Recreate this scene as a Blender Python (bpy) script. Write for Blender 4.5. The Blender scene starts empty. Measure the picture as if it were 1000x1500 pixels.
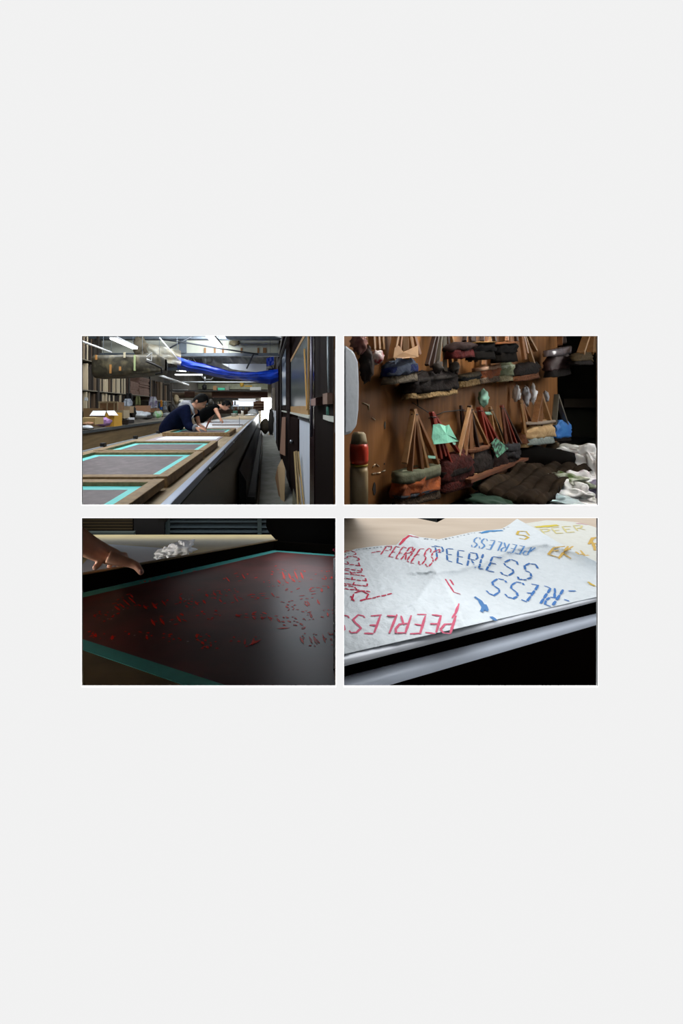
import bpy, bmesh, math, random
from mathutils import Vector, Matrix, noise
R = random.Random(7)
scn = bpy.context.scene
COL = scn.collection

# ---------------------------------------------------------------- camera
F, CX, CY = 500.0, 388.0, 597.0          # focal length and principal point in photo pixels (1000 x 1500)
cam_d = bpy.data.cameras.new('camera'); cam = bpy.data.objects.new('camera', cam_d); COL.objects.link(cam)
cam_d.sensor_fit = 'HORIZONTAL'; cam_d.sensor_width = 36; cam_d.lens = 36*F/1000
cam_d.shift_x = (500-CX)/1000; cam_d.shift_y = -(750-CY)/1000
cam_d.clip_start = 0.01; cam_d.clip_end = 100
cam.rotation_euler = (math.pi/2, 0, 0)
scn.camera = cam
# ---------------------------------------------------------------- world, sun, lamps, exposure
w = bpy.data.worlds.new('world'); scn.world = w; w.use_nodes = True
w.node_tree.nodes['Background'].inputs[0].default_value = (0, 0, 0, 1)
w.node_tree.nodes['Background'].inputs[1].default_value = 0
scn.view_settings.view_transform = 'Standard'; scn.view_settings.look = 'None'
scn.view_settings.exposure = 0; scn.view_settings.gamma = 1
scn.view_settings.use_curve_mapping = False
scn.cycles.max_bounces = 6; scn.cycles.sample_clamp_indirect = 4
scn.cycles.use_denoising = True

def light(name, kind, loc, target, power, size=(1, 1), color=(1, 1, 1), angle=None):
    d = bpy.data.lights.new(name, kind); o = bpy.data.objects.new(name, d); COL.objects.link(o)
    d.energy = power; d.color = color
    if kind == 'AREA':
        d.shape = 'RECTANGLE'; d.size, d.size_y = size
    if kind == 'SUN' and angle: d.angle = angle
    o.location = loc
    o.rotation_euler = (Vector(target)-Vector(loc)).to_track_quat('-Z', 'Y').to_euler()
    return o
# sun rakes down the white sheet; it is almost parallel to it
SUN = light('sun', 'SUN', (0, -1, 6), (0, -1+math.tan(math.radians(6)), 5), 33.3, angle=0.009)
# workshop (upper-left opening): ceiling lamps
DAY = (.93, .97, 1)
light('workshop_lamp_near', 'AREA', (-1.6, 3.0, 1.9), (-1.6, 3.2, 0), 62, (1.6, 1.6), DAY)
light('workshop_fill_front', 'AREA', (-1.1, 1.5, 1.7), (-.5, 2.0, -.3), 24, (1.2, .8), DAY)  # unseen fill added to brighten the near bench
light('workshop_lamp_mid', 'AREA', (-2.2, 6.0, 1.9), (-2.2, 6.2, 0), 95, (2.4, 1.2), DAY)
light('workshop_lamp_far', 'AREA', (-1.5, 12.5, 1.92), (-1.5, 12.6, 0), 130, (3, 1.6), DAY)
light('workshop_lamp_back', 'AREA', (-1.5, 19.5, 1.9), (-1.5, 19.6, 0), 160, (3, 2), DAY)
light('workshop_lamp_rack', 'AREA', (-1.2, 7.8, 1.75), (-3.9, 9.0, .3), 60, (1.5, .6), DAY)
# brush wall (upper-right): daylight from the side
light('brush_window', 'AREA', (2.4, 1.0, .7), (.75, 1.15, -.1), 15, (.6, .6), (1, .98, .95))
light('brush_fill', 'AREA', (.70, .68, .55), (.36, .85, 0), 6.5, (.16, .1), (1, .97, .93))  # added out of view, lifts the near end of the board
# ink screen (lower-left)
def slope_light(name, x0, x1, y0, y1, s, power, color):
    xc, yc = (x0+x1)/2, (y0+y1)/2
    L = math.hypot(1, s)
    o = light(name, 'AREA', (xc, yc, -s*yc), (xc, yc - s, -s*yc - 1), power, (x1-x0, (y1-y0)*L), color)
    o.rotation_euler = (-math.atan(s), 0, 0)
    return o
slope_light('screen_fill', .05, .265, 1.28, 1.7, .316, .6, (.85, .93, 1))  # unseen light panel added for the reflection on the ink
slope_light('screen_fill_far', .06, .37, 1.76, 2.3, .316, .85, (.85, .93, 1))  # second added panel, for the far part of that reflection
slope_light('screen_fill_near', .1, .19, .93, 1.24, .316, .09, (.88, .94, 1))  # small added panel, greys the near right of the ink
slope_light('screen_fill_wide', -.45, .3, 1.6, 2.3, .317, .45, (.95, .93, .95))  # added fill, softens the brightness across the ink; no window here
light('hand_fill', 'AREA', (-1.35, .95, -.46), (-.45, 1.2, -.5), 11, (.7, .2), (1, .93, .85))  # unseen side fill added to bring out the hand
slope_light('shelving_fill', -2.2, .6, 3.0, 3.85, .314, 14, (.85, .93, 1))  # added fill so the shelving behind shows
# cloth (lower-right): unseen luminous lid added in strips for even light
CS = (.95, .98, 1)
slope_light('cloth_fill_near', .18, 1.6, .53, .76, .316, 1.4, CS)
slope_light('cloth_fill_mid', .24, 1.6, .76, 1.02, .316, 1.1, CS)
slope_light('cloth_fill_far', .35, 1.6, 1.02, 1.5, .316, 2.2, CS)
slope_light('cloth_fill_side', .18, .5, .54, .78, .317, .3, CS)  # extra unseen fill for the darker left of the cloth

# ---------------------------------------------------------------- helpers
def P(px, py, D): return Vector(((px-CX)/F*D, D, (CY-py)/F*D))
def X(px, D): return (px-CX)/F*D
def Z(py, D): return (CY-py)/F*D
def onz(px, py, z):                       # pixel to the level plane at height z
    D = z*F/(CY-py); return P(px, py, D)
def lin(c):
    if isinstance(c, str): c = tuple(int(c[i:i+2], 16)/255 for i in (0, 2, 4))
    return tuple((v/12.92 if v <= .04045 else ((v+.055)/1.055)**2.4) for v in c)
MATS = {}
def mat(name, c, rough=.6, c2=None, scale=20, stretch=(1, 1, 1), metal=0, bump=0, emit=0, alpha=1, spec=.5, detail=4, contrast=.5, c3=None, trans=0):
    if name in MATS: return MATS[name]
    m = bpy.data.materials.new(name); m.use_nodes = True; MATS[name] = m
    nt = m.node_tree; b = nt.nodes['Principled BSDF']
    col = (*lin(c), 1)
    b.inputs['Base Color'].default_value = col
    b.inputs['Roughness'].default_value = rough; b.inputs['Metallic'].default_value = metal
    b.inputs['Specular IOR Level'].default_value = spec
    b.inputs['Alpha'].default_value = alpha
    b.inputs['Transmission Weight'].default_value = trans
    if emit:
        b.inputs['Emission Color'].default_value = col; b.inputs['Emission Strength'].default_value = emit
    if c2 is not None or bump:
        tc = nt.nodes.new('ShaderNodeTexCoord'); mp = nt.nodes.new('ShaderNodeMapping')
        mp.inputs['Scale'].default_value = stretch
        nz = nt.nodes.new('ShaderNodeTexNoise'); nz.inputs['Scale'].default_value = scale; nz.inputs['Detail'].default_value = detail
        nt.links.new(tc.outputs['Object'], mp.inputs[0]); nt.links.new(mp.outputs[0], nz.inputs['Vector'])
        if c2 is not None:
            rp = nt.nodes.new('ShaderNodeValToRGB'); e = rp.color_ramp.elements
            e[0].position = .5-contrast/2; e[1].position = .5+contrast/2
            e[0].color = col; e[1].color = (*lin(c2), 1)
            if c3:
                k = e.new(.5); k.color = (*lin(c3), 1)
            nt.links.new(nz.outputs['Fac'], rp.inputs[0]); nt.links.new(rp.outputs[0], b.inputs['Base Color'])
        if bump:
            bp = nt.nodes.new('ShaderNodeBump'); bp.inputs['Strength'].default_value = bump; bp.inputs['Distance'].default_value = .01
            nt.links.new(nz.outputs['Fac'], bp.inputs['Height']); nt.links.new(bp.outputs[0], b.inputs['Normal'])
    return m

class MB:
    def __init__(s): s.v = []; s.f = []; s.m = []; s.sm = []
    def add(s, vs, fs, m=0, smooth=False):
        o = len(s.v); s.v += [Vector(p) for p in vs]
        for f in fs: s.f.append([i+o for i in f]); s.m.append(m); s.sm.append(smooth)
        return s
    def box(s, x0, x1, y0, y1, z0, z1, m=0, M=None):
        x0, x1 = min(x0, x1), max(x0, x1); y0, y1 = min(y0, y1), max(y0, y1); z0, z1 = min(z0, z1), max(z0, z1)
        vs = [Vector((x, y, z)) for z in (z0, z1) for x, y in ((x0, y0), (x1, y0), (x1, y1), (x0, y1))]
        if M is not None: vs = [M @ p for p in vs]
        return s.add(vs, [(3, 2, 1, 0), (4, 5, 6, 7), (0, 1, 5, 4), (1, 2, 6, 5), (2, 3, 7, 6), (3, 0, 4, 7)], m)
    def prism(s, pts, ext, m=0):          # polygon extruded by a vector
        n = len(pts); e = Vector(ext); vs = [Vector(p) for p in pts]; vs += [p+e for p in vs]
        fs = [list(range(n))[::-1], list(range(n, 2*n))] + [(i, (i+1) % n, n+(i+1) % n, n+i) for i in range(n)]
        return s.add(vs, fs, m)
    def loft(s, rings, m=0, cap=True, smooth=True, close=True):
        n = len(rings[0]); vs = [p for r in rings for p in r]; fs = []
        for k in range(len(rings)-1):
            for i in range(n if close else n-1):
                fs.append((k*n+i, k*n+(i+1) % n, (k+1)*n+(i+1) % n, (k+1)*n+i))
        if cap and close: fs += [list(range(n))[::-1], [(len(rings)-1)*n+i for i in range(n)]]
        return s.add(vs, fs, m, smooth)
    def tube(s, pts, r, m=0, n=8, smooth=True, flat=1):
        pts = [Vector(p) for p in pts]
        if not hasattr(r, '__len__'): r = [r]*len(pts)
        rings = []
        for i, p in enumerate(pts):
            t = (pts[min(i+1, len(pts)-1)] - pts[max(i-1, 0)]).normalized()
            a = t.cross(Vector((0, 0, 1)))
            if a.length < 1e-3: a = Vector((1, 0, 0))
            a.normalize(); b = t.cross(a).normalized()
            rings.append([p + a*math.cos(2*math.pi*k/n)*r[i] + b*math.sin(2*math.pi*k/n)*r[i]*flat for k in range(n)])
        return s.loft(rings, m, smooth=smooth)
    def bar(s, a, b, w, h, m=0):           # rectangular bar, w sideways, h up
        a, b = Vector(a), Vector(b); t = (b-a).normalized(); sd = t.cross(Vector((0, 0, 1)))
        if sd.length < 1e-3: sd = Vector((1, 0, 0))
        sd.normalize(); up = sd.cross(t).normalized()
        q = [sd*(-w/2)+up*(-h/2), sd*(w/2)+up*(-h/2), sd*(w/2)+up*(h/2), sd*(-w/2)+up*(h/2)]
        return s.loft([[a+d for d in q], [b+d for d in q]], m, smooth=False)
    def blob(s, c, r, m=0, nu=14, nv=9, amp=.15, freq=3, seed=0, flatbase=False, power=1):
        c = Vector(c); rings = []
        for j in range(nv+1):
            th = math.pi*j/nv; ring = []
            for i in range(nu):
                ph = 2*math.pi*i/nu
                d = Vector((math.sin(th)*math.cos(ph), math.sin(th)*math.sin(ph), math.cos(th)))
                if power != 1: d = Vector([math.copysign(abs(k)**power, k) for k in d])
                k = 1 + amp*noise.noise(d*freq + Vector((seed*7.1, seed*3.3, 0)))*2
                q = Vector((d.x*r[0]*k, d.y*r[1]*k, d.z*r[2]*k))
                if flatbase: q.z = max(q.z, -r[2]*.55)
                ring.append(c+q)
            rings.append(ring)
        return s.loft(rings[::-1], m, cap=False)
    def grid(s, fn, nu, nv, m=0, smooth=True, thick=0):
        vs = [Vector(fn(i/nu, j/nv)) for j in range(nv+1) for i in range(nu+1)]
        fs = [(j*(nu+1)+i, j*(nu+1)+i+1, (j+1)*(nu+1)+i+1, (j+1)*(nu+1)+i) for j in range(nv) for i in range(nu)]
        return s.add(vs, fs, m, smooth)
    def build(s, name, mats, parent=None, loc=None, bevel=0, solid=0, subsurf=0):
        if not isinstance(mats, (list, tuple)): mats = [mats]
        if loc is None:
            if parent is not None: loc = Vector(parent['_o'])
            else:
                xs = [p.x for p in s.v]; ys = [p.y for p in s.v]; zs = [p.z for p in s.v]
                loc = Vector(((min(xs)+max(xs))/2, (min(ys)+max(ys))/2, min(zs)))
        loc = Vector(loc)
        me = bpy.data.meshes.new(name); me.from_pydata([tuple(p-loc) for p in s.v], [], s.f)
        for m_ in mats: me.materials.append(m_)
        for p, mi, sm in zip(me.polygons, s.m, s.sm): p.material_index = mi; p.use_smooth = sm
        bm = bmesh.new(); bm.from_mesh(me); bmesh.ops.recalc_face_normals(bm, faces=bm.faces); bm.to_mesh(me); bm.free()
        me.update()
        o = bpy.data.objects.new(name, me); COL.objects.link(o)
        if parent is not None:
            o.parent = parent; o.location = loc - Vector(parent['_o'])
        else: o.location = loc
        o['_o'] = tuple(loc)
        if solid:
            k = o.modifiers.new('solid', 'SOLIDIFY'); k.thickness = solid; k.offset = 0
        if bevel:
            k = o.modifiers.new('bevel', 'BEVEL'); k.width = bevel; k.segments = 2; k.limit_method = 'ANGLE'
        if subsurf:
            k = o.modifiers.new('sub', 'SUBSURF'); k.levels = subsurf; k.render_levels = subsurf
        return o
def tag(o, label, cat, group=None, kind=None):
    if label: o['label'] = label
    if cat: o['category'] = cat
    if group: o['group'] = group
    if kind: o['kind'] = kind
    return o
def struct(o): o['kind'] = 'structure'; return o
def thing(name, label, cat, loc, group=None):
    o = bpy.data.objects.new(name, None); COL.objects.link(o); o.location = loc; o['_o'] = tuple(loc)
    o.empty_display_size = .1
    return tag(o, label, cat, group)
def dup(o, label=None, delta=(0, 0, 0), mats=None):
    """copy a thing with its parts (and theirs), moved by delta"""
    kids = [c for c in COL.objects if c.parent == o]
    c = o.copy(); COL.objects.link(c); c.location = Vector(o.location)+Vector(delta)
    if '_o' in o: c['_o'] = tuple(Vector(o['_o'])+Vector(delta))
    if label: c['label'] = label
    if mats and c.type == 'MESH':
        for sl, m_ in zip(c.material_slots, mats): sl.link = 'OBJECT'; sl.material = m_
    for k in kids:
        d = dup(k); d.parent = c; d.location = k.location
    return c
def hanger(o, pts, r=.004, to=2.0, name='hanger'):
    mb = MB()
    for p in pts: mb.tube([Vector(p), Vector((p[0], p[1], to))], r, n=5)
    return mb.build(name, MATS['grey_metal'], o)
def box(name, label, cat, x0, x1, y0, y1, z0, z1, m, group=None, bevel=0):
    return tag(MB().box(x0, x1, y0, y1, z0, z1).build(name, m, bevel=bevel), label, cat, group)
def tubething(name, label, cat, pts, r, m, group=None, n=8):
    return tag(MB().tube(pts, r, n=n).build(name, m), label, cat, group)

# skin-modifier bodies
def skin(verts, edges, radii, sub=2, root=0):
    me = bpy.data.meshes.new('tmp'); me.from_pydata([tuple(v) for v in verts], edges, [])
    o = bpy.data.objects.new('tmp', me); COL.objects.link(o)
    md = o.modifiers.new('skin', 'SKIN'); md.use_smooth_shade = True
    lay = me.skin_vertices[0].data
    for i, r in enumerate(radii):
        lay[i].radius = (r, r) if not hasattr(r, '__len__') else r
        lay[i].use_root = (i == root)
    sb = o.modifiers.new('s', 'SUBSURF'); sb.levels = sub; sb.render_levels = sub
    dg = bpy.context.evaluated_depsgraph_get(); dg.update()
    ev = o.evaluated_get(dg); m2 = bpy.data.meshes.new_from_object(ev)
    mb = MB(); mb.add([v.co.copy() for v in m2.vertices], [list(p.vertices) for p in m2.polygons], 0, True)
    bpy.data.objects.remove(o); bpy.data.meshes.remove(me); bpy.data.meshes.remove(m2)
    return mb
def fuse(o, voxel, smooth=4):
    r = o.modifiers.new('r', 'REMESH'); r.mode = 'VOXEL'; r.voxel_size = voxel; r.use_smooth_shade = True
    s = o.modifiers.new('sm', 'SMOOTH'); s.iterations = smooth; s.factor = .5
    return o
def join(*mbs):
    o = MB()
    for m in mbs:
        k = len(o.v); o.v += m.v; o.f += [[i+k for i in f] for f in m.f]; o.m += m.m; o.sm += m.sm
    return o

# ---------------------------------------------------------------- materials
PAGE = mat('page_white', (.905, .905, .905), .95, spec=0)
RIM = mat('rim_white', (.99, .99, .99), .95, spec=0)
BAFFLE = mat('dark_board', '0c0b0a', .95)
WOOD = mat('bench_wood', 'a89578', .55, '8a7659', 6, (8, .6, 8), spec=.3)
WOODF = mat('frame_wood', 'a0845c', .6, '765e40', 9, (4, 4, 4), spec=.3)
PANEL = mat('panel_wood', '8a7453', .5, '6d5a40', 3, (1, 1, 9), spec=.3)
SIDE = mat('bench_side_wood', '5a4a38', .28, '3c3026', 4, (1, 3, 12), spec=.6)
TEAL = mat('teal_tape', '5fd0cc', .5)
INK = mat('ink_mesh', '3c2c30', .5, '5f5054', 22, c3='4a3a3e', contrast=.4)
ALU = mat('aluminium', '9ca6b8', .3, metal=.8)
DARK = mat('dark', '0d0c0c', .6)
BROWN = mat('dark_brown_wood', '1c0d0a', .75, '120706', 5, (6, 6, .6), spec=.06)
CONC = mat('concrete', '8b8c84', .8, '6a6a62', 5, detail=8)
PAINT = mat('pale_paint', 'd9dccf', .8, 'c4c7b8', 2)
TAN = mat('tan_wood', 'b08d5e', .6, '94713f', 8, (6, 6, 1))
BOARD = mat('plywood_edge', '6b5744', .7, '8d7a66', 30)
WHITE = mat('white_plain', 'e9ebee', .7)
CARD = mat('cardboard', 'a88a62', .8, '957a55', 6)
GREY = mat('grey_metal', '6f7881', .5)
LAMP = mat('lamp_tube', 'ffffff', .5, emit=6)
# ================================================================ the white sheet with its four openings
OP = [(120, 491.3, 492.2, 740), (503.8, 875, 492.2, 740), (120, 491.3, 759, 1006), (503.8, 875, 759, 1006)]
Y0 = .5
E = .0011
xs = [-4.3] + [X(p, Y0)+e for p, e in ((120, -E), (491.3, E), (503.8, -E), (875, E))] + [3.7]
zs = [2.05] + [Z(p, Y0)+e for p, e in ((492.2, E), (740, -E), (759, E), (1006, -E))] + [-2.0]
mb = MB()
for i in range(5):
    for j in range(5):
        if i in (1, 3) and j in (1, 3): continue
        a, b_, c, d = xs[i], xs[i+1], zs[j], zs[j+1]
        mb.add([(a, Y0, c), (b_, Y0, c), (b_, Y0, d), (a, Y0, d)], [(0, 1, 2, 3)])
        mb.add([(a, Y0+.002, c), (b_, Y0+.002, c), (b_, Y0+.002, d), (a, Y0+.002, d)], [(3, 2, 1, 0)])
for l, r, t, b_ in OP:
    q = [(X(l, Y0), Z(t, Y0)), (X(r, Y0), Z(t, Y0)), (X(r, Y0), Z(b_, Y0)), (X(l, Y0), Z(b_, Y0))]
    for k in range(4):
        (ax, az), (bx, bz) = q[k], q[(k+1) % 4]
        mb.add([(ax, Y0, az), (bx, Y0, bz), (bx, Y0+.002, bz), (ax, Y0+.002, az)], [(0, 1, 2, 3)])
struct(mb.build('wall_front', PAGE))
for n, (l, r, t, b_) in enumerate(OP):
    a0, a1, c0, c1 = X(l, Y0), X(r, Y0), Z(b_, Y0), Z(t, Y0); e = E
    m_ = MB()
    m_.box(a0-e, a1+e, Y0, Y0+.001, c1, c1+e); m_.box(a0-e, a1+e, Y0, Y0+.001, c0-e, c0)
    m_.box(a0-e, a0, Y0, Y0+.001, c0, c1); m_.box(a1, a1+e, Y0, Y0+.001, c0, c1)
    struct(m_.build('trim_%d' % (n+1), RIM))

# ================================================================ shell
SL = .300
def slab(name, x0, x1, y0, y1, z0, z1, m): return struct(MB().box(x0, x1, y0, y1, z0, z1).build(name, m))
ye = 1.3/SL
struct(MB().prism([(-4.3, .503, -SL*.503), (-4.3, ye, -1.3), (-4.3, ye, -1.308), (-4.3, .503, -SL*.503-.004)], (8, 0, 0)).build('slope_baffle', BAFFLE))  # unseen sloping baffle added to part upper and lower scenes and their light
slab('floor', -4.3, .46, ye, 24.6, -1.38, -1.3, CONC)
slab('wall_left', -4.35, -4.3, .5, 24.6, -2, 2.05, mat('old_wall', '3a3630', .9, '524c42', 3))
slab('wall_back', -4.3, .5, 24.5, 24.6, -1.4, 2.05, mat('back_wall', '6e685c', .9, '4c463c', 3))
slab('ceiling', -4.35, 3.75, .503, 24.6, 2.0, 2.05, mat('ceiling_dark', '4a4a46', .9, '33322e', 3))
struct(MB().prism([(.435, 2.0, -SL*2.0+.01), (.435, ye, -1.3), (.435, 24.5, -1.3), (.435, 24.5, 2), (.435, 2.0, 2)], (.02, 0, 0)).build('wall_right', BROWN))
def diag(name, y1, z0f, z1f):
    m_ = MB(); s = .2191
    for (ya, yb) in ((.503, y1),):
        a, b_ = Vector((s*ya, ya, 0)), Vector((s*yb, yb, 0)); n = Vector((.0025, 0, 0))
        vs = []
        for p in (a, b_):
            for dd in (-n, n):
                vs += [p+dd+Vector((0, 0, z0f(p.y))), p+dd+Vector((0, 0, z1f(p.y)))]
        m_.add(vs, [(0, 1, 3, 2), (4, 6, 7, 5), (0, 4, 5, 1), (2, 3, 7, 6), (1, 5, 7, 3), (0, 2, 6, 4)])
    return struct(m_.build(name, BAFFLE))
diag('baffle_upper', 2.0, lambda y: -SL*y+.002, lambda y: 2.0)  # unseen partition added so each scene keeps its own light
diag('baffle_lower', 4.3, lambda y: -1.95, lambda y: -SL*y-.009)  # lower half of the added light partition
slab('floor_lower', -4.3, 3.7, .503, 4.7, -2.0, -1.95, BAFFLE)
slab('wall_lower_back', -4.3, 3.7, 4.6, 4.7, -1.95, -1.39, BAFFLE)
slab('wall_outer', 3.7, 3.75, .5, 4.7, -2, 2.0, BAFFLE)
slab('wall_brush_back', .52, 3.7, 3.3, 3.35, -.97, 2.0, mat('shed_wall', '16150f', .9, '0d0c09', 3))

# ================================================================ WORKSHOP (upper-left opening)
HB = -.35
def ramp(y): return max(-1.3, -SL*y)+.003
# --- near printing bench
bt = thing('printing_table', 'very long wooden printing bench with a metal rail along its aisle edge', 'table', (-.9, 10, -1.3))
y0, y1 = 1.19, 19.0
MB().box(-1.43, -.375, y0, y1, HB-.03, HB).build('tabletop', WOOD, bt)
MB().prism([(-.365, y0+.03, ramp(y0+.03)), (-.365, ye, -1.297), (-.365, y1-.05, -1.297), (-.365, y1-.05, HB-.03), (-.365, y0+.03, HB-.03)], (-.02, 0, 0)).build('side_panel', SIDE, bt)
MB().prism([(-1.43, y0+.03, ramp(y0+.03)), (-1.43, ye, -1.297), (-1.43, y1-.05, -1.297), (-1.43, y1-.05, HB-.03), (-1.43, y0+.03, HB-.03)], (.02, 0, 0)).build('side_panel', SIDE, bt)
o = MB().box(-.375, -.34, y0, y1, HB-.012, HB+.004).box(-.345, -.338, y0, y1, HB-.035, HB+.004).build('metal_rail', ALU, bt, bevel=.002); o['label'] = 'pale metal rail along the aisle edge'
MB().box(-.372, -.345, y0, y1, HB-.05, HB-.012).build('rail_lip', DARK, bt)
MB().box(-1.465, -1.43, y0, y1, HB-.04, HB+.004).build('edge_strip', GREY, bt)
knob = None
for (px, py) in ((305, 688), (328, 661), (341, 645.5), (350, 635.5), (357, 628), (362.5, 622.5), (366.5, 618.5)):
    D = .34*F/(CX-px); z = Z(py, D)
    p = Vector((-.33, D, HB-.02))
    kb = MB().tube([p+Vector((-.012, 0, 0)), p+Vector((.006, 0, 0))], .011, n=10)
    kb.build('rail_knob', mat('knob_grey', '8b8a84', .5), bt)
for D in (2.46, 3.04, 3.8, 4.6):
    MB().box(-1.46, -1.42, D-.02, D+.02, HB, HB+.035).build('stop_peg', DARK, bt)
# gutter of dark boards at the foot of the bench
tag(MB().prism([(-.335, 4.4, -1.297), (-.24, 4.4, -1.297), (-.24, 4.4, -.95), (-.335, 4.4, -.8)], (0, 14.4, 0)).build('dark_boards', DARK), 'long black boards stored along the foot of the bench', 'boards')
tag(MB().box(-.235, -.13, 4.5, 19, -1.297, -1.18).build('floor_pipe_cover', mat('pipe_cover', '181513', .7)), 'low dark casing on the aisle floor along the bench', 'pipe cover')
tag(MB().tube([(-.105, 4.45, -1.27), (-.105, 19, -1.27)], .024).build('floor_pipe', mat('pipe_brown', '4c4032', .5)), 'thin brown pipe lying along the aisle floor', 'pipe')

# --- screens on the bench
def screen(name_label, x0, x1, ya, yb, near=True, zt=-.302, zb=None, mesh=True, inkm=INK, seed=0):
    zb = HB+.001 if zb is None else zb
    t = thing('printing_screen', name_label, 'screen', ((x0+x1)/2, (ya+yb)/2, zb), 'printing screens lying on the bench')
    wd = .05
    yn = ya+wd if near else ya
    MB().box(x1-wd, x1, ya, yb, zb, zt).build('side_rail', WOODF, t, bevel=.003)
    MB().box(x0, x0+wd, ya, yb, zb, zt).build('side_rail', WOODF, t, bevel=.003)
    MB().box(x0+wd, x1-wd, yb-.055, yb, zb, zt-.002).build('far_rail', WOODF, t, bevel=.003)
    if near: MB().box(x0+wd, x1-wd, ya, ya+.055, zb, zt-.002).build('near_rail', WOODF, t, bevel=.003)
    zi = zt-.02
    a0, a1, b0, b1 = x0+wd, x1-wd, yn, yb-.055
    tw = .06
    if near: b0 += 0
    if mesh:
        MB().box(a0+tw, a1-tw, b0+(tw if near else 0), b1-tw, zi-.001, zi).build('ink_mesh', inkm, t)
        MB().box(a0, a0+tw, b0, b1, zi-.001, zi+.0005).box(a1-tw, a1, b0, b1, zi-.001, zi+.0005).box(a0+tw, a1-tw, b1-tw, b1, zi-.001, zi+.0005).box(a0+tw, a1-tw, b0, b0+(tw if near else .0001), zi-.001, zi+.0005).build('tape_border', TEAL, t)
    return t
screen('wooden printing screen cropped by the bottom edge, teal taped border', -1.19, -.425, 1.06, 1.45, near=False, zb=-.336)
screen('second wooden printing screen along the bench, purple ink surface', -1.2, -.425, 1.49, 2.36, zt=-.300)
screen('third wooden printing screen along the bench, its ink band narrow between rails', -1.2, -.425, 2.38, 3.08, zt=-.298)
screen('wooden printing screen under the hands of the man in the navy hoodie', -1.24, -.425, 4.12, 5.0, zt=-.300)
# cloths between
tag(MB().box(-1.25, -.5, 3.18, 4.05, HB+.001, HB+.006).build('printed_cloth', mat('cloth_lilac', 'b9aeb4', .8, 'a4969c', 6)), 'pale lilac cloth stretched on the bench before the navy hoodie man', 'cloth')
tag(MB().box(-1.16, -.52, 3.62, 4.0, HB+.0065, HB+.012).build('paper_sheet', WHITE), 'white sheet lying on the lilac cloth', 'paper')
tag(MB().box(-1.35, -.42, 6.0, 9.6, HB+.001, HB+.008).build('printed_cloth', mat('cloth_white', 'dfe0e2', .8, 'c4c6ca', 9)), 'long white cloth spread on the bench beneath the man in black', 'cloth')
tag(MB().box(-1.0, -.42, 6.45, 6.55, HB+.0085, HB+.03).build('wooden_strip', mat('strip_wood', '6b5b52', .6)), 'thin wooden strip lying across the white cloth', 'strip')
tag(MB().box(-.47, -.46, 6.2, 6.21, HB+.0085, HB+.17).build('metal_rod', GREY), 'thin upright rod standing at the bench edge', 'rod')
gr = mat('tint_lilac', 'c0b4b6', .7)
tag(MB().box(-1.3, -.45, 5.1, 5.9, HB+.001, HB+.005).build('printed_cloth', gr), 'pinkish cloth between the two men on the bench', 'cloth')
# things on the far end of the bench
rr = random.Random(3)
FE = [('paper_roll', 'white paper roll standing on the far end of the bench', 'roll', 'e6e8ea', (-.9, 13.6), (.05, .05, .22)),
      ('paint_tub', 'pale grey tub beside the roll on the far bench end', 'tub', 'b9c0c4', (-1.2, 13.2), (.1, .1, .13)),
      ('folded_cloth', 'folded white cloth on the far bench end', 'cloth', 'dfe3e6', (-.6, 14.2), (.2, .2, .08)),
      ('paint_tub', 'green tub on the far bench end', 'tub', '4f8a78', (-1.35, 15.5), (.11, .11, .2)),
      ('plastic_bag', 'crumpled white bag on the far bench end', 'bag', 'ecf0f2', (-.55, 15.9), (.22, .2, .25)),
      ('cardboard_box', 'small brown box on the far bench end', 'box', '8a6a48', (-1.0, 17.5), (.2, .2, .25)),
      ('paint_tub', 'blue-grey tub at the very end of the bench', 'tub', '8492a8', (-.75, 18.3), (.14, .14, .25))]
for nm, lb, ct, c, (x, y), (a, b_, h) in FE:
    m_ = MB()
    if ct in ('roll', 'tub'):
        m_.tube([(x, y, HB+.001), (x, y, HB+h*.93), (x, y, HB+h)], [a, a*1.05, a*1.1], n=14)
    elif ct == 'bag' or ct == 'cloth': m_.blob((x, y, HB+h*.5), (a, b_, h*.55), amp=.3, flatbase=True, seed=a)
    else: m_.box(x-a/2, x+a/2, y-b_/2, y+b_/2, HB+.001, HB+h)
    tag(m_.build(nm, mat('fe_'+c, c, .7)), lb, ct)

# --- second bench along the racks
b2 = thing('storage_bench', 'long wooden bench with a plank front piled with boxes', 'table', (-3.2, 9, -1.3))
MB().box(-3.72, -2.73, 4.7, 13.5, HB-.03, HB).build('worktop', mat('worktop_grey', '9c958a', .6, '857e72', 5), b2)
MB().box(-2.78, -2.75, 4.7, 13.45, -1.297, HB-.03).build('front_panel', PANEL, b2)
MB().box(-2.745, -2.725, 4.7, 13.5, HB-.045, HB+.003).build('edge_strip', mat('edge_grey', '4a4e50', .4), b2)
def L2(px, x): return x*F/(px-CX)    # depth of a column at lateral position x
def onb(name, label, cat, px0, px1, py0, py1, x, m, kind='box', dep=.3, group=None, amp=.2, seed=1, lean=0):
    """a thing standing on the storage bench, seen between two columns"""
    D = (L2(px0, x)+L2(px1, x))/2
    xa, xb = X(px0, D), X(px1, D); za = max(HB+.001, Z(py1, D)); zb = Z(py0, D)
    if kind == 'box':
        o = MB().box(xa, xb, D, D+dep, za, zb).build(name, m)
    else:
        o = MB().blob(((xa+xb)/2, D+dep/2, (za+zb)/2), ((xb-xa)/2*1.05, dep/2, (zb-za)/2*1.1), amp=amp, seed=seed, freq=4).build(name, m)
        o.location.z = max(o.location.z, HB+.001)
    return tag(o, label, cat, group)
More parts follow.
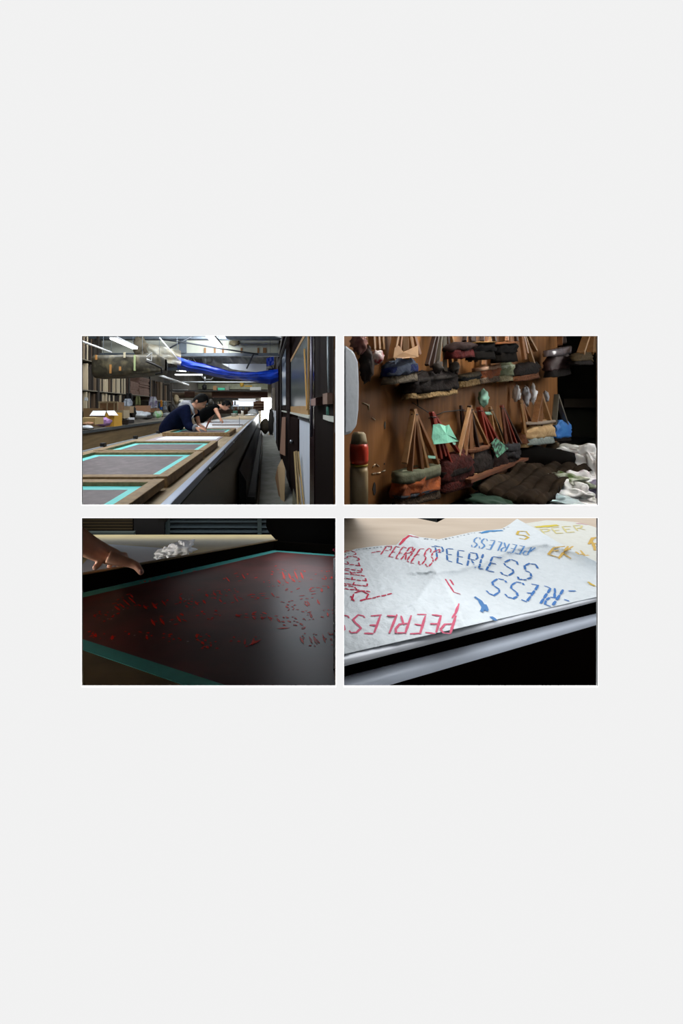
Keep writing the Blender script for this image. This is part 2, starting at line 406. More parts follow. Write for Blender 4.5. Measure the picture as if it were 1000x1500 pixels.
# open white-flapped box
D = 6.3
t = thing('open_box', 'open cardboard box with white flaps and a yellow inside', 'box', (X(153, D), D+.2, HB+.001))
MB().box(X(134, D), X(155, D), D+.0, D+.34, HB+.001, Z(609, D)).build('body', CARD, t)
MB().box(X(155.2, D), X(168, D), D-.02, D+.32, HB+.001, Z(605, D)).build('inside', mat('yellow_card', 'd9a53a', .7), t)
MB().add([P(131, 609, D-.15), P(153, 609, D-.15), P(155.5, 601.8, D+.05), P(136, 601.8, D+.05)], [(0, 1, 2, 3)]).build('flap', WHITE, t, solid=.006)
MB().add([P(155.5, 601.8, D), P(159.5, 608.5, D-.12), P(173, 608.5, D-.1), P(167.5, 601.5, D+.02)], [(0, 1, 2, 3)]).build('flap', WHITE, t, solid=.006)
# crate behind
D = 6.95; t = thing('wooden_crate', 'slatted crate of brown boards leaning up behind the open box', 'crate', (X(158, D), D+.1, HB+.001))
MB().box(X(145, D), X(173, D), D, D+.3, HB+.001, Z(589, D)).build('body', mat('crate_brown', '6e5136', .8, '8b6a48', 10), t)
fr = MB()
for a in (145, 156.5, 167, 171.5): fr.box(X(a, D), X(a+1.6, D), D-.02, D-.001, HB+.001, Z(588, D))
fr.box(X(145, D), X(173, D), D-.03, D-.021, Z(590.5, D), Z(588, D)).build('slats', mat('crate_slat', 'a79474', .7), t)
onb('cardboard_box', 'plain beige box standing to the crate side', 'box', 173, 190, 595, 605, -3.15, mat('beige1', 'a1896a', .8))
onb('cardboard_box', 'light beige box in front of the plain beige one', 'box', 169, 181, 601, 613, -2.95, mat('beige2', 'b5a485', .8))
onb('cardboard_box', 'beige box with an open flap at the near end of the bench', 'box', 112, 139, 612, 622, -2.95, mat('beige3', 'b39b6b', .8))
onb('cardboard_box', 'flat brown board box under the rack, near bench end', 'box', 122, 143, 598, 611, -3.4, mat('brown4', '7d6242', .8))
onb('cardboard_box', 'pinkish brown box under the hanging green bag', 'box', 198, 215, 594, 603, -3.2, mat('brown5', '9b7357', .8))
onb('cardboard_box', 'long low brown box behind the green-white bag', 'box', 214, 229, 598, 604, -3.3, mat('brown6', '8a6448', .8))
onb('plastic_sheet', 'crumpled clear-grey plastic between the boxes', 'plastic', 182, 215, 603, 612, -3.0, mat('plas', 'aeb6bd', .3, 'd9dee2', 14), 'blob', .35, amp=.25)
onb('purple_cloth', 'crumpled purple cloth at the bench front edge', 'cloth', 138, 157, 613, 624, -2.85, mat('purple', 'b189bd', .8, '9a74a8', 20), 'blob', .25, amp=.3, seed=3)
onb('tool_tray', 'long black tray next to the purple cloth', 'tray', 154, 188, 615.5, 621, -2.95, mat('tray_black', '1b1716', .5, '2c2422', 20))
onb('instrument_case', 'black rounded case lying on the bench', 'case', 205, 222, 609, 614.5, -2.95, mat('case_black', '0b0b0c', .5), 'blob', .15, amp=.02)
onb('plastic_bag', 'white and green plastic bag on the bench', 'bag', 222, 234, 603, 612, -3.0, mat('bag_green', 'dfe6df', .5, '86c77f', 9, contrast=.2), 'blob', .3, amp=.25, seed=5)
onb('plastic_bag', 'small yellowish bag beside the white and green one', 'bag', 231, 237, 602, 611, -3.05, mat('bag_yel', 'c9c27a', .5), 'blob', .15, amp=.2, seed=6)
onb('rag', 'small brown and rust rag at the near bench corner', 'rag', 118, 131, 619, 624, -2.85, mat('rag_br', '8a4f38', .8, 'a58a64', 30), 'blob', .2, amp=.3, seed=8)
onb('rag', 'white rag hanging at the near bench corner', 'rag', 112, 130, 624, 629, -2.8, mat('rag_wh', 'd8dee4', .8), 'blob', .2, amp=.3, seed=9)
onb('rag', 'white crumpled rag near the hoodie man on the bench', 'rag', 237, 252, 605, 611, -3.1, mat('rag_wh2', 'c9cfd4', .8, '9aa1a8', 20), 'blob', .3, amp=.35, seed=10)
onb('strap', 'black strap standing up between the boxes', 'strap', 190, 198, 595, 612, -3.05, mat('strap_bl', '15120f', .6), 'blob', .08, amp=.25, seed=11)
onb('paper_stack', 'white papers beside the black case', 'paper', 181, 189, 612, 616, -2.9, WHITE)

# --- racks of frames along the wall
XR = -3.7
def shelf(label, ya, yb, z, group='rack shelves on the side wall'):
    return tag(MB().box(XR-.02, -4.29, ya, yb, z-.02, z).build('rack_shelf', mat('rack_shelf_wood', '6f6a5c', .7)), label, 'shelf', group)
shelf('upper rack shelf above the near upright frames', 6.4, 9.2, 1.0)
shelf('middle rack shelf carrying the long row of upright frames', 6.4, 11.0, .37)
shelf('lower rack shelf just above the box pile', 6.4, 10.4, -.07)
shelf('rack shelf beyond the flat board stacks', 11.1, 13.6, .25)
for i, y in enumerate((7.62, 9.35, 11.05, 13.6)):
    tag(MB().box(XR-.045, XR-.005, y-.03, y+.03, -1.297, 1.98).build('rack_post', mat('rack_post', '2c2620', .7)),
        ['rack post at the near end of the frames', 'rack post beside the stacked boards', 'rack post where the dark frames begin', 'rack post behind the man in black'][i], 'post')
cols = ['b8a88c', '6b5a47', 'a08e76', '40362c', 'c4b498', '2e2620', 'd0c2a6', '5f4c3a', '8a7a66', '241e19']
BM = [mat('stored_frame_%d' % i, c, .8) for i, c in enumerate(cols)]
proto = {}
TONE = ['tan', 'mid brown', 'sandy', 'dark brown', 'pale tan', 'near-black', 'cream', 'reddish brown', 'dull beige', 'blackish']
def frames(ya, yb, z0, z1, label, group, step=.062, dark=False, seed=1):
    q = random.Random(seed); y = ya; k = 0; prev = None
    while y < yb:
        h = (z1-z0)*q.uniform(.82, 1.0); tk = q.uniform(.02, .035)
        key = (round(z1-z0, 2), q.choice((0, 1, 2)))
        if key not in proto:
            m_ = MB().box(-.5, 0, 0, tk, 0, h).build('stored_frame', BM[0], loc=(0, 0, 0))
            proto[key] = m_; o = m_
        else: o = dup(proto[key])
        o.location = (XR-.03-q.uniform(0, .05), y, z0+.001); o.rotation_euler = (0, 0, 0)
        o['_o'] = tuple(o.location)
        ci = q.choice((1, 3, 5, 9, 7, 8) if dark else range(10)); mm = BM[ci]
        o.material_slots[0].link = 'OBJECT'; o.material_slots[0].material = mm
        tag(o, TONE[ci]+' '+label, 'frame', group)
        y += step*q.uniform(.8, 1.3) + (.05 if q.random() < .12 else 0); k += 1
frames(6.62, 7.56, 1.0, 1.52, 'thin wooden frame upright on the topmost rack shelf', 'frames on the topmost rack shelf', .075, seed=2)
frames(6.62, 7.56, .37, .95, 'thin wooden frame upright near the end of the middle shelf', 'frames on the middle shelf end', .07, seed=3)
frames(7.7, 9.3, .37, .97, 'thin wooden frame upright in the long middle shelf row', 'frames on the middle rack shelf', .075, seed=4)
frames(6.62, 9.3, -.07, .33, 'thin wooden frame upright on the lower rack shelf', 'frames on the lower rack shelf', .08, seed=5)
frames(11.1, 13.5, .25, .95, 'narrow frame upright beyond the board stacks', 'dark frames past the board stacks', .15, dark=True, seed=6)
q = random.Random(8)
for (ya, yb, z0, z1, lb) in ((9.45, 10.05, .37, .74, 'flat brown board in the shorter stack'), (10.12, 11.0, .37, .9, 'flat pinkish board in the taller stack')):
    z = z0+.001; pr = None
    while z < z1:
        if pr is None:
            pr = MB().box(-.5, 0, 0, yb-ya, 0, .03).build('stacked_board', mat('board_'+lb[5:10], '8d6f60', .8, '6f5548', 30), loc=(0, 0, 0)); o = pr
        else: o = dup(pr)
        o.location = (XR-.02-q.uniform(0, .04), ya+q.uniform(0, .04), z); o['_o'] = tuple(o.location); tag(o, lb, 'board', 'boards in the '+lb.split(' in the ')[1])
        z += .037
# things hanging off the rack front
def hang(name, label, cat, px0, px1, py0, py1, x, m, seed=1, amp=.3, dep=.1):
    """cloth hanging off the rack front: a folded sheet, narrower at the top"""
    D = (L2(px0, x)+L2(px1, x))/2; q_ = random.Random(seed); ph = q_.uniform(0, 6)
    def f(u, v):
        wv = .6+.4*min(1, v*2.2); uu = .5+(u-.5)*wv
        bot = 1+.18*noise.noise(Vector((u*3, seed, 0)))*amp*4
        p = P(px0+(px1-px0)*uu, py0+(py1-py0)*v*bot, D)
        p.y += (.03*math.sin(u*11+ph)+.02*noise.noise(Vector((u*6, v*6, seed))))*min(1, dep*10)
        return p
    return tag(MB().grid(f, 16, 12).build(name, m, solid=.012), label, cat)
hang('work_gloves', 'pair of pale grey gloves hanging from the rack', 'gloves', 181, 194, 584, 595, -3.55, mat('glove', 'c6ccd6', .8, '8d97a6', 25), 2)
hang('dark_bag', 'black cloth bundle hanging above the gloves', 'bag', 182, 195, 576, 588, -3.62, mat('bag_dark', '14110f', .8), 3)
hang('olive_bag', 'olive green bag hanging from the rack', 'bag', 197, 206, 580, 593, -3.6, mat('olive', '6d7048', .8), 4, .15)
hang('apron', 'white and purple cloth hanging below the dark frames', 'cloth', 218, 230, 581, 598, -3.55, mat('apron_w', 'cdd0d8', .8, '7d6d96', 5, contrast=.15), 5)
hang('blue_folder', 'blue folder hanging beside the white cloth', 'folder', 233, 237.5, 591, 600, -3.6, mat('folder_blue', '3a6fb8', .6), 6, .05)
hang('orange_tape', 'orange strip hanging over the blue folder', 'tape', 234.5, 237.5, 586, 596, -3.5, mat('or_tape', 'd08a2c', .6), 7, .1, .03)
hang('grey_plate', 'upper grey plate in the pair on the wall', 'plate', 239, 244, 588, 593.5, -3.6, mat('plate_g', '8b9399', .6), 8, .03, .03)
hang('grey_plate', 'lower grey plate in the pair on the wall', 'plate', 239, 244, 594.5, 600, -3.6, mat('plate_g', '8b9399', .6), 9, .03, .03)
hang('white_lamp', 'small white round object on the near rack', 'lamp', 124, 128.5, 582, 587, -3.5, mat('plate_w', 'cfd3d6', .6), 10, .03, .04)
# --- overhead: beams, conduits, lamps, tarp
STEEL = mat('steel_blue_grey', '6c7680', .5, '565f68', 6)
D = 9.0
tag(MB().box(X(120, D), X(408, D), D, D+.02, Z(517.5, D), Z(498.5, D)).build('upper_board', PAINT), 'pale painted board band above the steel beam', 'board')
tag(MB().box(X(100, D-.1), X(409, D-.1), D-.15, D-.02, Z(522, D-.1), Z(517.5, D-.1)).build('steel_beam', STEEL), 'blue-grey steel beam crossing the workshop under the pale board', 'beam')
tag(MB().box(X(110, 8.4), X(412, 8.4), 8.3, 8.5, Z(497.5, 8.4), Z(493.5, 8.4)).build('steel_beam', STEEL), 'grey steel beam running just beneath the ceiling', 'beam')
tag(MB().box(X(262.5, D-.2), X(273, D-.2), D-.22, D-.17, Z(517, D-.2), Z(498, D-.2)).build('steel_post', STEEL), 'short grey steel post joining the two beams', 'post')
for px, w_, lb in ((300, 2.6, 'first from the steel post'), (314.5, 2.4, 'next to the lamp end'), (326.5, 2.6, 'just past the lamp end'), (353.5, 2.8, 'at mid board'), (378, 2.6, 'beside the dark spot'), (387.5, 5, 'wide and crumpled')):
    tag(MB().box(X(px-w_/2, 8.97), X(px+w_/2, 8.97), 8.965, 8.995, Z(517, 8.97), Z(509.5, 8.97)).build('tape_tag', mat('tape_brown', '9a7048', .7)), 'brown tape tag on the pale board, '+lb, 'tape')
tag(MB().blob(P(343, 502, 8.93), (.14, .03, .07), amp=.35, seed=4).build('wasp_nest', mat('stain_br', '8d8468', .8, '6b6248', 20)), 'brown lumpy patch on the pale board', 'patch')
def lamp(label, a, b, w_, D0, D1, group='fluorescent lamps'):
    A, B = P(*a, D0), P(*b, D1)
    t = thing('fluorescent_lamp', label, 'lamp', (A+B)/2, group)
    MB().bar(A+Vector((0, 0, .025)), B+Vector((0, 0, .025)), w_*1.25, .03).build('housing', mat('lamp_house', 'c9ccd0', .5), t)
    MB().bar(A, B, w_, .02).build('tube', LAMP, t)
    hanger(t, [A.lerp(B, .1)+Vector((0, 0, .04)), A.lerp(B, .9)+Vector((0, 0, .04))])
lamp('fluorescent lamp over the wrapped bundle', (165.5, 496), (197.5, 510.5), .09, 5.2, 6.4)
lamp('fluorescent lamp pointing down at the beam', (301, 486), (321, 508), .1, 4.6, 6.1)
lamp('level fluorescent lamp beneath the blue tarp end', (257, 549), (296, 549), .17, 11.5, 11.5)
lamp('short dim lamp further below the tarp', (243, 572), (275, 572), .15, 16, 16)
lamp('small lamp at the upper part under tarp corner', (258, 543), (272, 544), .1, 13, 13)
def rod(label, pts, r, m, name='conduit', cat='pipe', dd=None):
    return tag(MB().tube([P(*p) for p in pts], r).build(name, m), label, cat)
WP = mat('white_pipe', 'dfe2e4', .5); DP = mat('dark_rod', '3b4046', .5)
rod('white conduit crossing the ceiling corner by the rack', [(112, 497, 5.2), (163, 516, 7.0)], .018, WP)
rod('long white conduit sloping below the wrapped bundle', [(220, 545, 7.6), (276, 564, 12.5)], .03, WP)
rod('dark brace rod climbing to the beam joint', [(240, 514.5, 8.2), (286, 490, 8.2)], .018, DP, 'brace_rod', 'rod')
rod('dark brace rod running down along the pale board', [(236, 497, 8.1), (272, 502, 8.1), (326, 511, 8.1), (378, 519, 8.1)], .018, DP, 'brace_rod', 'rod')
rod('white cord holding the tarp corner', [(234, 495, 6.6), (262, 528, 6.6)], .010, WP, 'rope', 'rope')
rod('thin black cord from the beam to the tarp end', [(361, 540, 8.6), (371, 519, 8.6)], .02, DP, 'rope', 'rope')
rod('horizontal grey pipe behind the tarp', [(240, 559.5, 13), (392, 560, 13)], .02, mat('gp', 'a9b0b4', .5))
rod('upright grey pipe piece hanging under the tarp', [(300, 552, 12.6), (300, 559.5, 12.6)], .02, mat('gp', 'a9b0b4', .5))
rod('bent white hook pipe beneath the lamp', [(295, 551, 11), (300, 556, 11), (309, 556, 11), (312, 553, 11)], .02, WP)
rod('steel rail below the truss behind the tarp corner', [(240, 540, 10), (262, 540.5, 10)], .06, STEEL, 'steel_rail', 'rail')
# roof truss behind the plastic
tr = thing('roof_truss', 'zigzag steel roof truss behind the clear plastic', 'truss', P(320, 530, 11.5))
for (a, b_) in (((240, 524), (400, 524)), ((240, 541), (400, 541))): MB().tube([P(*a, 11.5), P(*b_, 11.5)], .03).build('chord', STEEL, tr)
z_ = [(241+i*13.3, 524 if i % 2 else 541) for i in range(13)]
for a, b_ in zip(z_, z_[1:]): MB().tube([P(*a, 11.5), P(*b_, 11.5)], .022).build('diagonal', mat('truss_grey', '585d60', .5), tr)
# wrapped bundle
def duct(u, v):
    D = 6.3; a = 2*math.pi*u; x = X(128, D) + (X(236, D)-X(128, D))*v
    zt, zb = Z(518.5, D), Z(553, D) + (.06)*v + .035*v*v
    cz, rz = (zt+zb)/2, (zt-zb)/2
    k = max(.02, min(1, min(v, 1-v)*14))**.4
    ca, sa = math.cos(a), math.sin(a)
    p = Vector((x, D+.3+.32*k*math.copysign(abs(ca)**.35, ca), cz+rz*(1 if k > .9 else (.6+.4*k))*math.copysign(abs(sa)**.35, sa)))
    return p + Vector((0, .03, .018))*noise.noise(Vector((p.x*3, a*2, 1.5)))
t = thing('wrapped_bundle', 'long bundle wrapped in dirty olive tarpaulin hanging under the ceiling', 'bundle', (X(180, 6.3), 6.6, .56))
MB().grid(duct, 48, 46).build('tarpaulin', mat('olive_tarp', '3f3a2a', .5, '5c553f', 6, detail=10, bump=1, c3='2e2a1f', contrast=.35), t)
for (a, c_, ya, yb) in ((162, 'a8763c', 534, 547), (176, 'a8763c', 537, 543), (141, 'a8763c', 520, 527), (182.5, 'b7ae94', 516, 524), (197.5, '9aa878', 520, 543)):
    MB().box(X(a-1.4, 6.27), X(a+1.2, 6.27), 6.255, 6.275, Z(yb, 6.27), Z(ya, 6.27)).build('tape_strip', mat('tp'+c_, c_, .7), t)
MB().tube([P(215, 523, 6.2), P(222, 517, 6.2), P(222, 529, 6.2), P(215, 526, 6.2)], .012).build('hook', WP, t)
hanger(t, [(X(140, 6.3), 6.6, .9), (X(200, 6.3), 6.6, .9), (X(226, 6.3), 6.6, .85)])
rod('black hose drooping from the bundle end', [(214, 529, 6.1), (226, 534, 6.15), (236, 539, 6.2), (237, 546, 6.25), (228, 548, 6.3)], .02, DARK, 'hose', 'hose')
def film(u, v):
    D = 7.6; p = P(205+u*60, 500+v*22+u*14, D)
    return p+Vector((0, .12*noise.noise(Vector((u*5, v*5, 3))), .03*noise.noise(Vector((u*6, v*6, 8)))))
tag(MB().grid(film, 16, 10).build('plastic_film', mat('film_tan', 'a59674', .25, 'cfd0c8', 6, alpha=.55)), 'crumpled translucent plastic above the bundle end', 'plastic')
tag(MB().blob(P(205, 508, 7.4), (.16, .1, .2), amp=.35, seed=3).build('insulation_clump', mat('clump', '5c5443', .8, '3d372b', 15)), 'ragged brown clump hanging beside the lamp end', 'clump')
# clear plastic sheet between truss and tarp
def sheet(u, v):
    p = P(296+u*97, 520+v*(24+u*6), 10.2)
    return p+Vector((0, .25*noise.noise(Vector((u*7, v*3, 0)))+.1*noise.noise(Vector((u*19, v*9, 5))), 0))
tag(MB().grid(sheet, 50, 14).build('plastic_sheet', mat('clear_sheet', 'd5dde4', .15, 'eef3f6', 7, alpha=.5, spec=1)), 'shiny clear plastic sheet hanging under the steel beam', 'plastic')
tag(MB().add([P(325, 533, 8.9), P(391, 533, 8.9), P(389, 547, 8.9), P(340, 541, 8.9)], [(0, 1, 2, 3)]).build('white_banner', mat('banner', 'c3c8ce', .6), solid=.01), 'pale rectangular panel resting in the blue tarp', 'panel')
# blue tarp
BLUE = mat('blue_tarp', '0d3fc4', .35, '1a57e6', 3, bump=.3, c3='0b35ad')
top = [(258, 522), (275, 527.5), (300, 533), (318, 538), (335, 543), (352, 545), (375, 545), (396, 542), (407, 540.5)]
bot = [(260, 540.5), (275, 543.5), (300, 548), (318, 552.5), (335, 555.5), (352, 557), (375, 560), (396, 563), (408, 558)]
def pl(L, u):
    k = u*(len(L)-1); i = min(int(k), len(L)-2); f = k-i
    return (L[i][0]*(1-f)+L[i+1][0]*f, L[i][1]*(1-f)+L[i+1][1]*f)
def tarp(u, v):
    a, b_ = pl(top, u), pl(bot, u); D = 7.9+.35*v - .5*u*0 + .18*math.sin(v*3.1)*-1
    D += .09*noise.noise(Vector((u*4+v*3, v*7, 2))) + .03*noise.noise(Vector((u*11+v*9, v*16, 4)))
    return P(a[0]*(1-v)+b_[0]*v, a[1]*(1-v)+b_[1]*v, D)
tp = tag(MB().grid(tarp, 60, 12).build('blue_tarp', BLUE), 'sagging bright blue tarpaulin slung across the workshop', 'tarp')
hanger(tp, [tarp(.01, .02), tarp(.5, 0), tarp(.99, .02)], name='tie_cord')
def tarp2(u, v): return P(390+u*11, 525+v*12-3*u, 8.6+.1*noise.noise(Vector((u*4, v*4, 9))))
hanger(tag(MB().grid(tarp2, 6, 6).build('blue_cloth', BLUE), 'small blue cloth bunched above the end of the tarp', 'cloth'), [tarp2(.5, 0)])

# --- far part of the workshop
def far(name, label, cat, px0, px1, py0, py1, D, c, dep=.3, c2=None, emit=0, rnd=False):
    m_ = mat('far_'+str(c)+str(c2)+str(emit), c, .7, c2, 4, emit=emit)
    if rnd: o = MB().blob(P((px0+px1)/2, (py0+py1)/2, D+dep/2), ((px1-px0)/2/F*D, dep/2, (py1-py0)/2/F*D), amp=.2, seed=px0).build(name, m_)
    else: o = MB().box(X(px0, D), X(px1, D), D, D+dep, Z(py1, D), Z(py0, D)).build(name, m_)
    return tag(o, label, cat)
far('timber_beam', 'brown timber beam spanning the back of the workshop', 'beam', 310, 392, 574, 582.5, 15, '5a3a2a', .2, '4a2e20')
far('timber_board', 'paler stacked boards at the beam end', 'board', 245, 312, 575, 583, 15.4, '7d6a52', .2, '5a4a3a')
far('pink_panel', 'dusty pink panel above the hoodie man', 'panel', 270, 285, 573.5, 581, 15.1, '9a7566', .1)
far('back_shelf', 'dark shelf in the back above the timber beam', 'shelf', 240, 392, 571.5, 573, 14.6, '2c2b28', .4)
far('pale_wall_panel', 'pale greenish panel behind the hanging pipe', 'panel', 246, 392, 562, 570, 22, '8d8f78', .05, '6c6d58')
far('green_box', 'bright green box on the back shelf', 'box', 319, 329, 568, 571.4, 14.6, '3fb08c')
far('brown_jar', 'brown jar beside the bright green box', 'jar', 312, 317, 565, 571.4, 14.6, '8a6a44')
far('grey_bin', 'grey bin between green box and white tray', 'bin', 329.5, 335, 566, 571.4, 14.6, '6f6f62')
far('white_tray', 'white tray on the back shelf end', 'tray', 366, 382, 567, 571.4, 14.6, 'b5b7b2')
far('yellow_hose', 'yellow hose hanging above the white tray', 'hose', 351, 357, 560, 567, 14.8, 'b08a2c', .1, rnd=True)
far('yellow_bar', 'yellow bar lying near the hanging hose', 'bar', 358, 369, 564.5, 566.5, 14.7, 'a8862e', .1)
far('black_bag', 'black bag on the back shelf', 'bag', 296, 303, 563, 571.4, 14.6, '141414', rnd=True)
far('white_board', 'bright white board at the back below the timber beam', 'board', 349, 374, 584, 588.5, 16, 'f4f6f8', .05, emit=.6)  # board given a faint glow of its own to look bright
cab = far('cabinet', 'reddish brown pigeonhole cabinet at the back', 'cabinet', 371, 387, 587, 602, 16.5, '8b5f44', .4, '5f3f2c')
for y in (590.5, 594.5, 598.5): MB().box(X(371.5, 16.4), X(386.5, 16.4), 16.4, 16.5, Z(y+1.2, 16.4), Z(y, 16.4)).build('divider_board', mat('div_b', 'b99a7c', .7), cab)
far('storage_rack', 'long low rack with jars under the white board', 'rack', 300, 371, 600, 606, 16.6, '4b3629', .4, '6c5040')
far('storage_rack', 'dark open rack above the jars', 'rack', 300, 349, 583, 584.4, 16.6, '2a2320', .4)
q = random.Random(5); names = ['white', 'grey', 'tan', 'dark brown', 'pale blue', 'rust', 'cream']; hexs = ['d8d8d4', '8d8f90', 'a88c68', '3b2c24', '8fa3b5', '94583c', 'cbbf9e']
pr = None; k = 0
for row, (ya, D) in enumerate(((600, 16.6), (593, 16.8))):
    px = 303
    while px < 370:
        if not (row == 1 and px > 346):
            w_ = q.uniform(.05, .1); h = q.uniform(.1, .2)
            c = q.randrange(7)
            if pr is None:
                pr = MB().tube([(0, 0, 0), (0, 0, .75), (0, 0, .8), (0, 0, 1)], [.5, .5, .3, .3], n=10).build('jar', BM[0], loc=(0, 0, 0)); o = pr
            else: o = dup(pr)
            o.location = P(px, ya, D+.15)+Vector((0, 0, .002)); o.scale = (w_, w_, h); o['_o'] = tuple(o.location)
            o.material_slots[0].link = 'OBJECT'; o.material_slots[0].material = mat('jar_'+hexs[c], hexs[c], .5)
            tag(o, 'small %s jar on the %s rack board at the back' % (names[c], ('lower', 'upper')[row]), 'jar', '%s jars on the %s back board' % (names[c], ('lower', 'upper')[row]))
        px += q.uniform(3, 5.5)
far('storage_rack', 'thin dark board carrying the upper jars', 'rack', 300, 349, 593, 594, 16.8, '2f2620', .35)
# hanging tools / clutter silhouettes between racks and the men
for (a, b_, c, d, c_, lb) in ((246, 252, 575, 590, '4a4038', 'dark cloth hanging at the rack end'), (254, 262, 578, 592, '8a7c60', 'tan sack behind the hoodie man'), (262, 270, 585, 592, 'c9c9bf', 'white roll of paper behind the hood'), (246, 256, 592, 604, '2c2a28', 'dark crate behind the hoodie man'), (305, 312, 584, 594, '3c3a36', 'dark machine between the two men')):
    far('hanging_sack' if 'sack' in lb else lb.split()[1] if lb.split()[1] in ('cloth', 'crate', 'roll', 'machine') else 'bundle', lb, 'bundle', a, b_, c, d, 13.8, c_, .3, rnd=True)
# daylight through the far doorway
struct(MB().box(X(382.5, 24.3), X(398, 24.3), 24.3, 24.45, Z(626, 24.3), Z(583, 24.3)).build('door_1', mat('daylight', 'ffffff', .5, emit=9)))
struct(MB().box(-2.3, -.5, 24.35, 24.45, .1, .5).build('window_1', mat('daylight2', 'e8f0ff', .5, emit=1.2)))
light('doorway_light', 'AREA', (.05, 23.5, -.2), (-.2, 10, -.5), 60, (.6, 1.5), (1, 1, 1))
# bundles at the aisle end
tag(MB().blob(P(388, 624, 16), (.24, .3, .36), amp=.15, seed=2, freq=2).build('sack', mat('sack_ol', '4c4333', .8, '3a3226', 9)), 'olive brown sack slumped at the aisle end', 'sack')
tag(MB().blob(P(397, 618, 15), (.11, .3, .6), amp=.3, seed=5, freq=2).build('coat', mat('coat_dk', '1d1815', .8)), 'dark coat hanging at the aisle end', 'coat')
tag(MB().bar(P(394, 637, 15.4), P(398, 625, 15.6), .06, .04).build('board_offcut', mat('off_tan', 'a58558', .7)), 'tan board offcut leaning by the sack', 'board')
far('white_bag', 'small white bag at the bench end by the sack', 'bag', 375, 380, 605, 634, 19.6, 'b9c4cc', .2, rnd=True)

# --- aisle wall: posts, windows, panels
XW = .43
def wallbox(name, label, cat, pxa, pxb, pya, pyb, m, x=XW, th=.02, kind=None, D=None):
    """a flat panel on the aisle wall between two columns; heights taken at its near end"""
    Da, Db = x*F/(pxb-CX), x*F/(pxa-CX)        # near depth (larger column), far depth
    Dm = Da if D is None else D
    z1, z0 = Z(pya, Dm), Z(pyb, Dm)
    o = MB().box(x-.0, x+th, Da, Db, z0, z1).build(name, m)
    if kind: return struct(o)
    return tag(o, label, cat)
GW = mat('greywhite_panel', 'd3dbe6', .7, 'c6cedc', 3)
# dark posts standing proud of the wall
def post(px0, px1, label, x=.40, m=BROWN, z0=None, z1=1.99, dep=None):
    D = x*F/(px0-CX)*0 + x*F/(px1-CX)
    Df = (x)*F/(px0-CX)
    zb = ramp(D) if z0 is None else z0
    o = MB().prism([(x, D, zb), (x, Df, ramp(Df) if z0 is None else z0), (x, Df, z1), (x, D, z1)], (.029, 0, 0)).build('timber_post', m)
    return tag(o, label, 'post')
post(419, 424, 'dark timber post before the narrow white panel')
post(424.3, 436, 'wide dark brown board bearing the round knob', x=.405, z1=Z(614, 4.22))
post(453.5, 460, 'glossy dark post beside the lowest white panel', x=.398, m=mat('gloss_post', '1e0f12', .18, spec=.8))
post(460.3, 491, 'wide near-black timber panel closest along the aisle wall', x=.405, m=mat('near_black', '130a08', .7, spec=.08))
post(404, 407.5, 'slim dark post deep down the aisle')
post(409.5, 411.8, 'second slim dark post deep down the aisle')
# pale panels (infill under the sills)
def infill(label, px0, px1, pyt, m=GW, x=.425):
    D, Df = x*F/(px1-CX), x*F/(px0-CX)
    o = MB().prism([(x, D, ramp(D)), (x, Df, ramp(Df)), (x, Df, Z(pyt, D)), (x, D, Z(pyt, D))], (.008, 0, 0)).build('wall_infill', m)
    return tag(o, label, 'panel')
infill('blue-white panel under the sill before the glossy post', 436.2, 453.3, 620)
infill('pale panel deep down the aisle beside the sack', 397.5, 404, 602)
MB_ = wallbox('wall_infill', 'grey strip above the blue-white panel', 'panel', 436.2, 453.3, 613, 620, mat('grey_strip', '6b6f74', .7), x=.424, th=.008)
# window frames
def window(n, label, px0, px1, pyt, pyb, glass, frame, x=.415):
    D, Df = x*F/(px1-CX), x*F/(px0-CX)
    zt, zb = Z(pyt, D), Z(pyb, D)
    t = thing('framed_pane', label, 'frame', (x, (D+Df)/2, zb))
    s = .045
    MB().box(x+.005, x+.012, D+.02, Df-.02, zb+.02, zt-.02).build('pane', glass, t)
    f = MB().box(x, x+.015, D, D+s, zb, zt).box(x, x+.015, Df-s, Df, zb, zt).box(x, x+.015, D+s, Df-s, zt-s, zt).box(x, x+.015, D+s, Df-s, zb, zb+.09)
    f.build('frame', frame, t)
    return t
GL = mat('grey_glass', '333c3f', .3, '3f494b', 2, spec=.25)
window(2, 'tall wooden frame with dark grey pane by the glossy post', 424.5, 451, 478, 608, GL, TAN)
window(3, 'narrower frame with bluish pane further down the aisle', 410.5, 418.6, 505, 600, mat('blue_glass', '5d6f84', .3, '8090a2', 2, spec=.3), BROWN, x=.412)
tag(MB().bar((.405, 3.52, .6), (.405, 3.3, -.02), .012, .03).build('lath', mat('slat_y', 'c79a52', .6)), 'light wooden slat leaning on the tall dark pane', 'slat')
